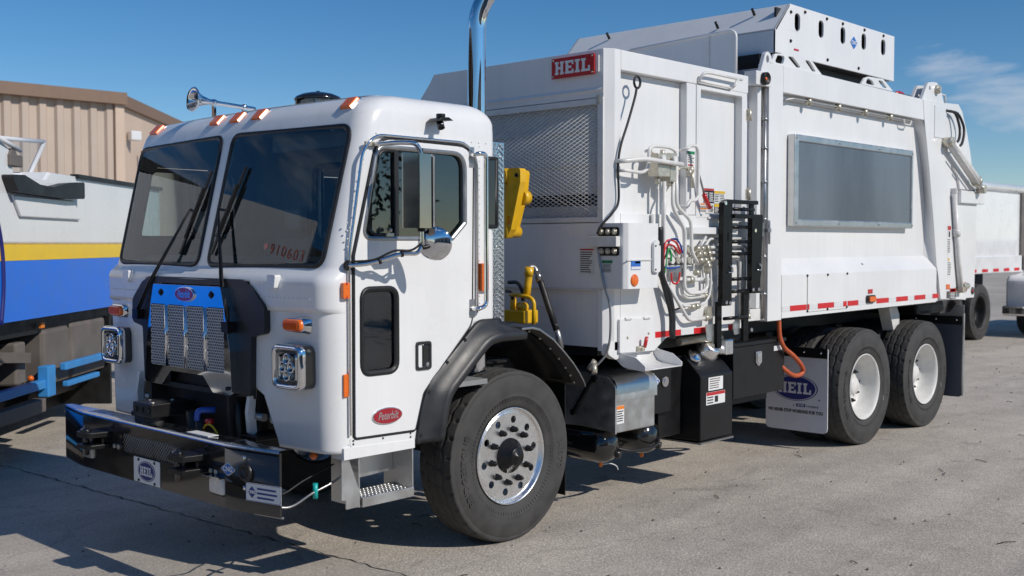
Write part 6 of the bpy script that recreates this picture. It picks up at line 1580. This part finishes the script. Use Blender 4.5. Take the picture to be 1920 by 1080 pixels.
# ------------------------------------------------------------------ trucks parked on the right
rt = thing('parked_truck', 'parked white refuse truck with red and white tape, right of the tailgate', 'truck', (13.4, 2.1, 0), 0)
Q('body_side', MB().box(-1.5,6.7,0,2.45,1.28,2.92), 'white_paint', rt, .05)
Q('top_rail', MB().cyl((-1.5,.02,2.96),(6.7,.02,2.96), .09, 14), 'white_paint', rt)
Q('rear_column', MB().box(6.55,6.78,-.05,.2,1.28,2.95), 'tank_grey', rt, .03)
Q('skirt', MB().plate([(-1.5,1.28),(6.7,1.28),(6.7,1.62),(-1.5,1.62)], [], 'y', -.05, -.001), 'white_paint', rt, .02)
for k in range(14):
    Q('reflective_tape', MB().box(-1.4+k*.58,-1.1+k*.58,-.054,-.0505,1.31,1.37), 'reflector_red', rt)
Q('chassis_rail', MB().box(-2.4,6.5,.7,1.75,.75,1.28), 'chassis', rt)
Q('amber_lamp', MB().ball((3.4,-.055,1.43), .035, 10), 'amber', rt)
Q('cab', MB().box(-4.3,-2.4,.02,2.43,.75,2.65), 'white_paint', rt, .1)
for x in (-3.3, 3.2, 4.6):
    for y in (.18, 2.27):
        q = link('wheel', fm_rear, None, rt); q.location = (x, y, .5355); q.rotation_euler = (0, 0, 0 if y < 1 else pi)
        q.material_slots[0].link = 'OBJECT'; q.material_slots[0].material = MATS['chassis']
        link('tyre', tm_front, None, q)
Q('side_box', MB().box(1.2,2.4,.1,.6,.45,1.15), 'chassis', rt, .03)  # dark box added to deepen the shadow under the body
Q('underside_shade', MB().box(-2,6.4,.75,.8,.25,1.28), 'chassis', rt)  # black sheet standing for the shadow under the body
pk = thing('pickup_truck', 'white pickup truck at the right edge of the photo', 'pickup truck', (19.2, .25, 0), 0)
PKP = [(0,.55),(0,.98),(.12,1.08),(1.25,1.16),(1.85,1.72),(3.0,1.76),(3.35,1.25),(5.2,1.22),(5.25,.55)]
arch1 = [(1.0+.45*math.cos(a), .50+.42*math.sin(a)) for a in [pi*k/10 for k in range(11)]]
Q('body', MB().plate([(0,.50),(0,1.12),(.12,1.22),(1.25,1.30),(3.35,1.34),(5.2,1.36),(5.25,.50),(4.65,.50),(4.55,.80),(4.2,.90),(3.85,.80),(3.75,.50),(1.45,.50),(1.35,.80),(1.0,.90),(.65,.80),(.55,.50)], [], 'y', 0, 1.85), 'white_paint', pk, .05)
Q('cab', MB().plate([(1.25,1.305),(1.85,1.92),(3.0,1.96),(3.35,1.345)], [], 'y', .08, 1.77), 'white_paint', pk, .05)
Q('side_window', MB().plate(rpoly([(1.45,1.36),(1.92,1.86),(2.95,1.89),(3.2,1.38)], .04, 3), [], 'y', .07, .079), 'gloss_black', pk)
Q('windscreen', MB().add([(1.27,.2,1.33),(1.27,1.65,1.33),(1.80,1.6,1.90),(1.80,.25,1.90)], [(0,1,2,3)]), 'gloss_black', pk).location = (-.03, 0, .02)
Q('headlamp', MB().box(-.02,.2,-.012,.35,.82,1.0), 'clear_lens', pk, .03)
Q('grille', MB().box(-.03,-.001,.42,1.43,.70,.98), 'chrome', pk, .02)
Q('bumper', MB().box(-.14,.1,-.02,1.87,.42,.62), 'chrome', pk, .04)
Q('mirror', MB().box(1.45,1.6,-.22,-.02,1.2,1.42), 'gloss_black', pk, .03)
for x in (1.0, 4.2):
    for y in (.13, 1.72):
        q = Q('wheel', MB().lathe([(.06,-.10),(.20,-.10),(.235,-.13),(.24,-.12),(.24,.10)], (0,0,0), (0,1,0), 28), 'grey_steel', pk)
        q.location = (x, y, .38); q.rotation_euler = (0, 0, 0 if y < 1 else pi)
        Q('tyre', MB().lathe([(.235,-.11),(.28,-.13),(.34,-.13),(.375,-.10),(.38,0),(.375,.10),(.34,.13),(.235,.11)], (0,0,0), (0,1,0), 32), 'tyre', q)

# ------------------------------------------------------------------ behind the camera: what the glass and chrome look at
sp = thing('open_shed', 'tall open shed with dark canopy, seen only mirrored in the windshield', 'shed', (-16.5, 15.5, 0), R(45))
Q('canopy', MB().box(-16,16,-7,7,6.6,6.9), 'roof_dark', sp)
Q('back_wall', MB().box(-16,16,6.6,6.9,0,6.6), 'tan_light', sp)
for x in (-15.5, -5, 5, 15.5): Q('column', MB().box(x-.2,x+.2,-6.8,-6.4,0,6.6), 'tan_trim', sp)
for k in range(30): Q('purlin', MB().box(-16+k*1.1,-15.85+k*1.1,-6.9,6.5,6.38,6.58), 'roof_dark', sp)
wh = thing('warehouse', 'long brown warehouse behind the camera, unseen, added for a brown reflection in the chrome', 'warehouse', (-18, -24, 0), R(8))  # unseen building added to brown the chrome and hide the pale horizon
Q('wall', MB().box(-24,24,-6,0,0,5.6), 'tan_wall', wh)
Q('roof', MB().box(-24.4,24.4,-6.4,.4,5.6,5.95), 'tan_trim', wh)
for k in range(6): Q('roller_door', MB().box(-22+k*7.6,-17.5+k*7.6,.01,.08,0,4.2), 'tank_grey', wh)
def tree(x, y, h, seed, label):
    t_ = thing('broadleaf_tree', label, 'tree', (x, y, 0)); rn = random.Random(seed)
    tk = MB().tube([(0,0,0),(.1,.05,h*.2),(.05,-.1,h*.42),(0,.1,h*.62)], .2, 10, radii=[.24,.2,.16,.08]); lv = MB(); ends = []
    for k in range(14):
        a = rn.uniform(0, 2*pi); z0 = h*rn.uniform(.25,.6); L_ = h*rn.uniform(.22,.4)
        e = Vector((math.cos(a)*L_, math.sin(a)*L_, z0+h*rn.uniform(.08,.32))); tk.tube([(0,0,z0),(e.x*.5,e.y*.5,z0+(e.z-z0)*.65),tuple(e)], .06, 6, radii=[.08,.05,.02]); ends += [e, e*.7+Vector((0,0,e.z*.32))]
    for e in ends:
        for k in range(70):
            c = e + Vector((rn.gauss(0,.5), rn.gauss(0,.5), rn.gauss(0,.38))); u = Vector((rn.gauss(0,1), rn.gauss(0,1), rn.gauss(0,1))).normalized(); v_ = u.orthogonal().normalized(); s_ = rn.uniform(.06,.13)
            lv.add([c-u*s_, c+v_*s_*.5, c+u*s_, c-v_*s_*.5], [(0,1,2,3)])
    P('trunk', tk, 'bark', t_); q = P('crown', lv, 'leaf', t_, recalc=False); return t_
tree(13.0, -20.0, 6.5, 4, 'small broadleaf tree, seen only mirrored in the door glass')

# ------------------------------------------------------------------ grit and twigs on the ground
rg = random.Random(11); gv = MB()
for k in range(900):
    d = rg.uniform(2.5, 26)**1.0; l = rg.uniform(-.5, .5)*d
    p = Vector((-3.71, -5.82, 0)) + Vector((.7293, .6842, 0))*d + Vector((.6842, -.7293, 0))*l
    s_ = rg.uniform(.003, .011)*(1 if d < 12 else 1.6); a = rg.uniform(0, pi); c, q = math.cos(a), math.sin(a)
    z0 = .004
    gv.add([(p.x+c*s_*1.4, p.y+q*s_*1.4, z0), (p.x-q*s_, p.y+c*s_, z0), (p.x-c*s_*1.2, p.y-q*s_*1.2, z0), (p.x+q*s_, p.y-c*s_, z0), (p.x, p.y, z0+s_*1.1)], [(0,1,4),(1,2,4),(2,3,4),(3,0,4)])
o = link('gravel', gv.mesh('gravel'), 'tank_grey'); o['kind'] = 'stuff'; o['label'] = 'loose grit scattered over the yard'; o['category'] = 'gravel'
tg_ = MB()
for k in range(40):
    d = rg.uniform(5, 20); l = rg.uniform(-.1, .5)*d
    p = Vector((-3.71, -5.82, .006)) + Vector((.7293, .6842, 0))*d + Vector((.6842, -.7293, 0))*l
    a = rg.uniform(0, pi); L_ = rg.uniform(.05, .16); v_ = Vector((math.cos(a), math.sin(a), 0))*L_
    tg_.tube([p, p+v_*.5+Vector((.01, .006, .004)), p+v_], .003, 4)
o = link('twigs', tg_.mesh('twigs'), 'bark'); o['kind'] = 'stuff'; o['label'] = 'small dry twigs lying on the asphalt'; o['category'] = 'twigs'
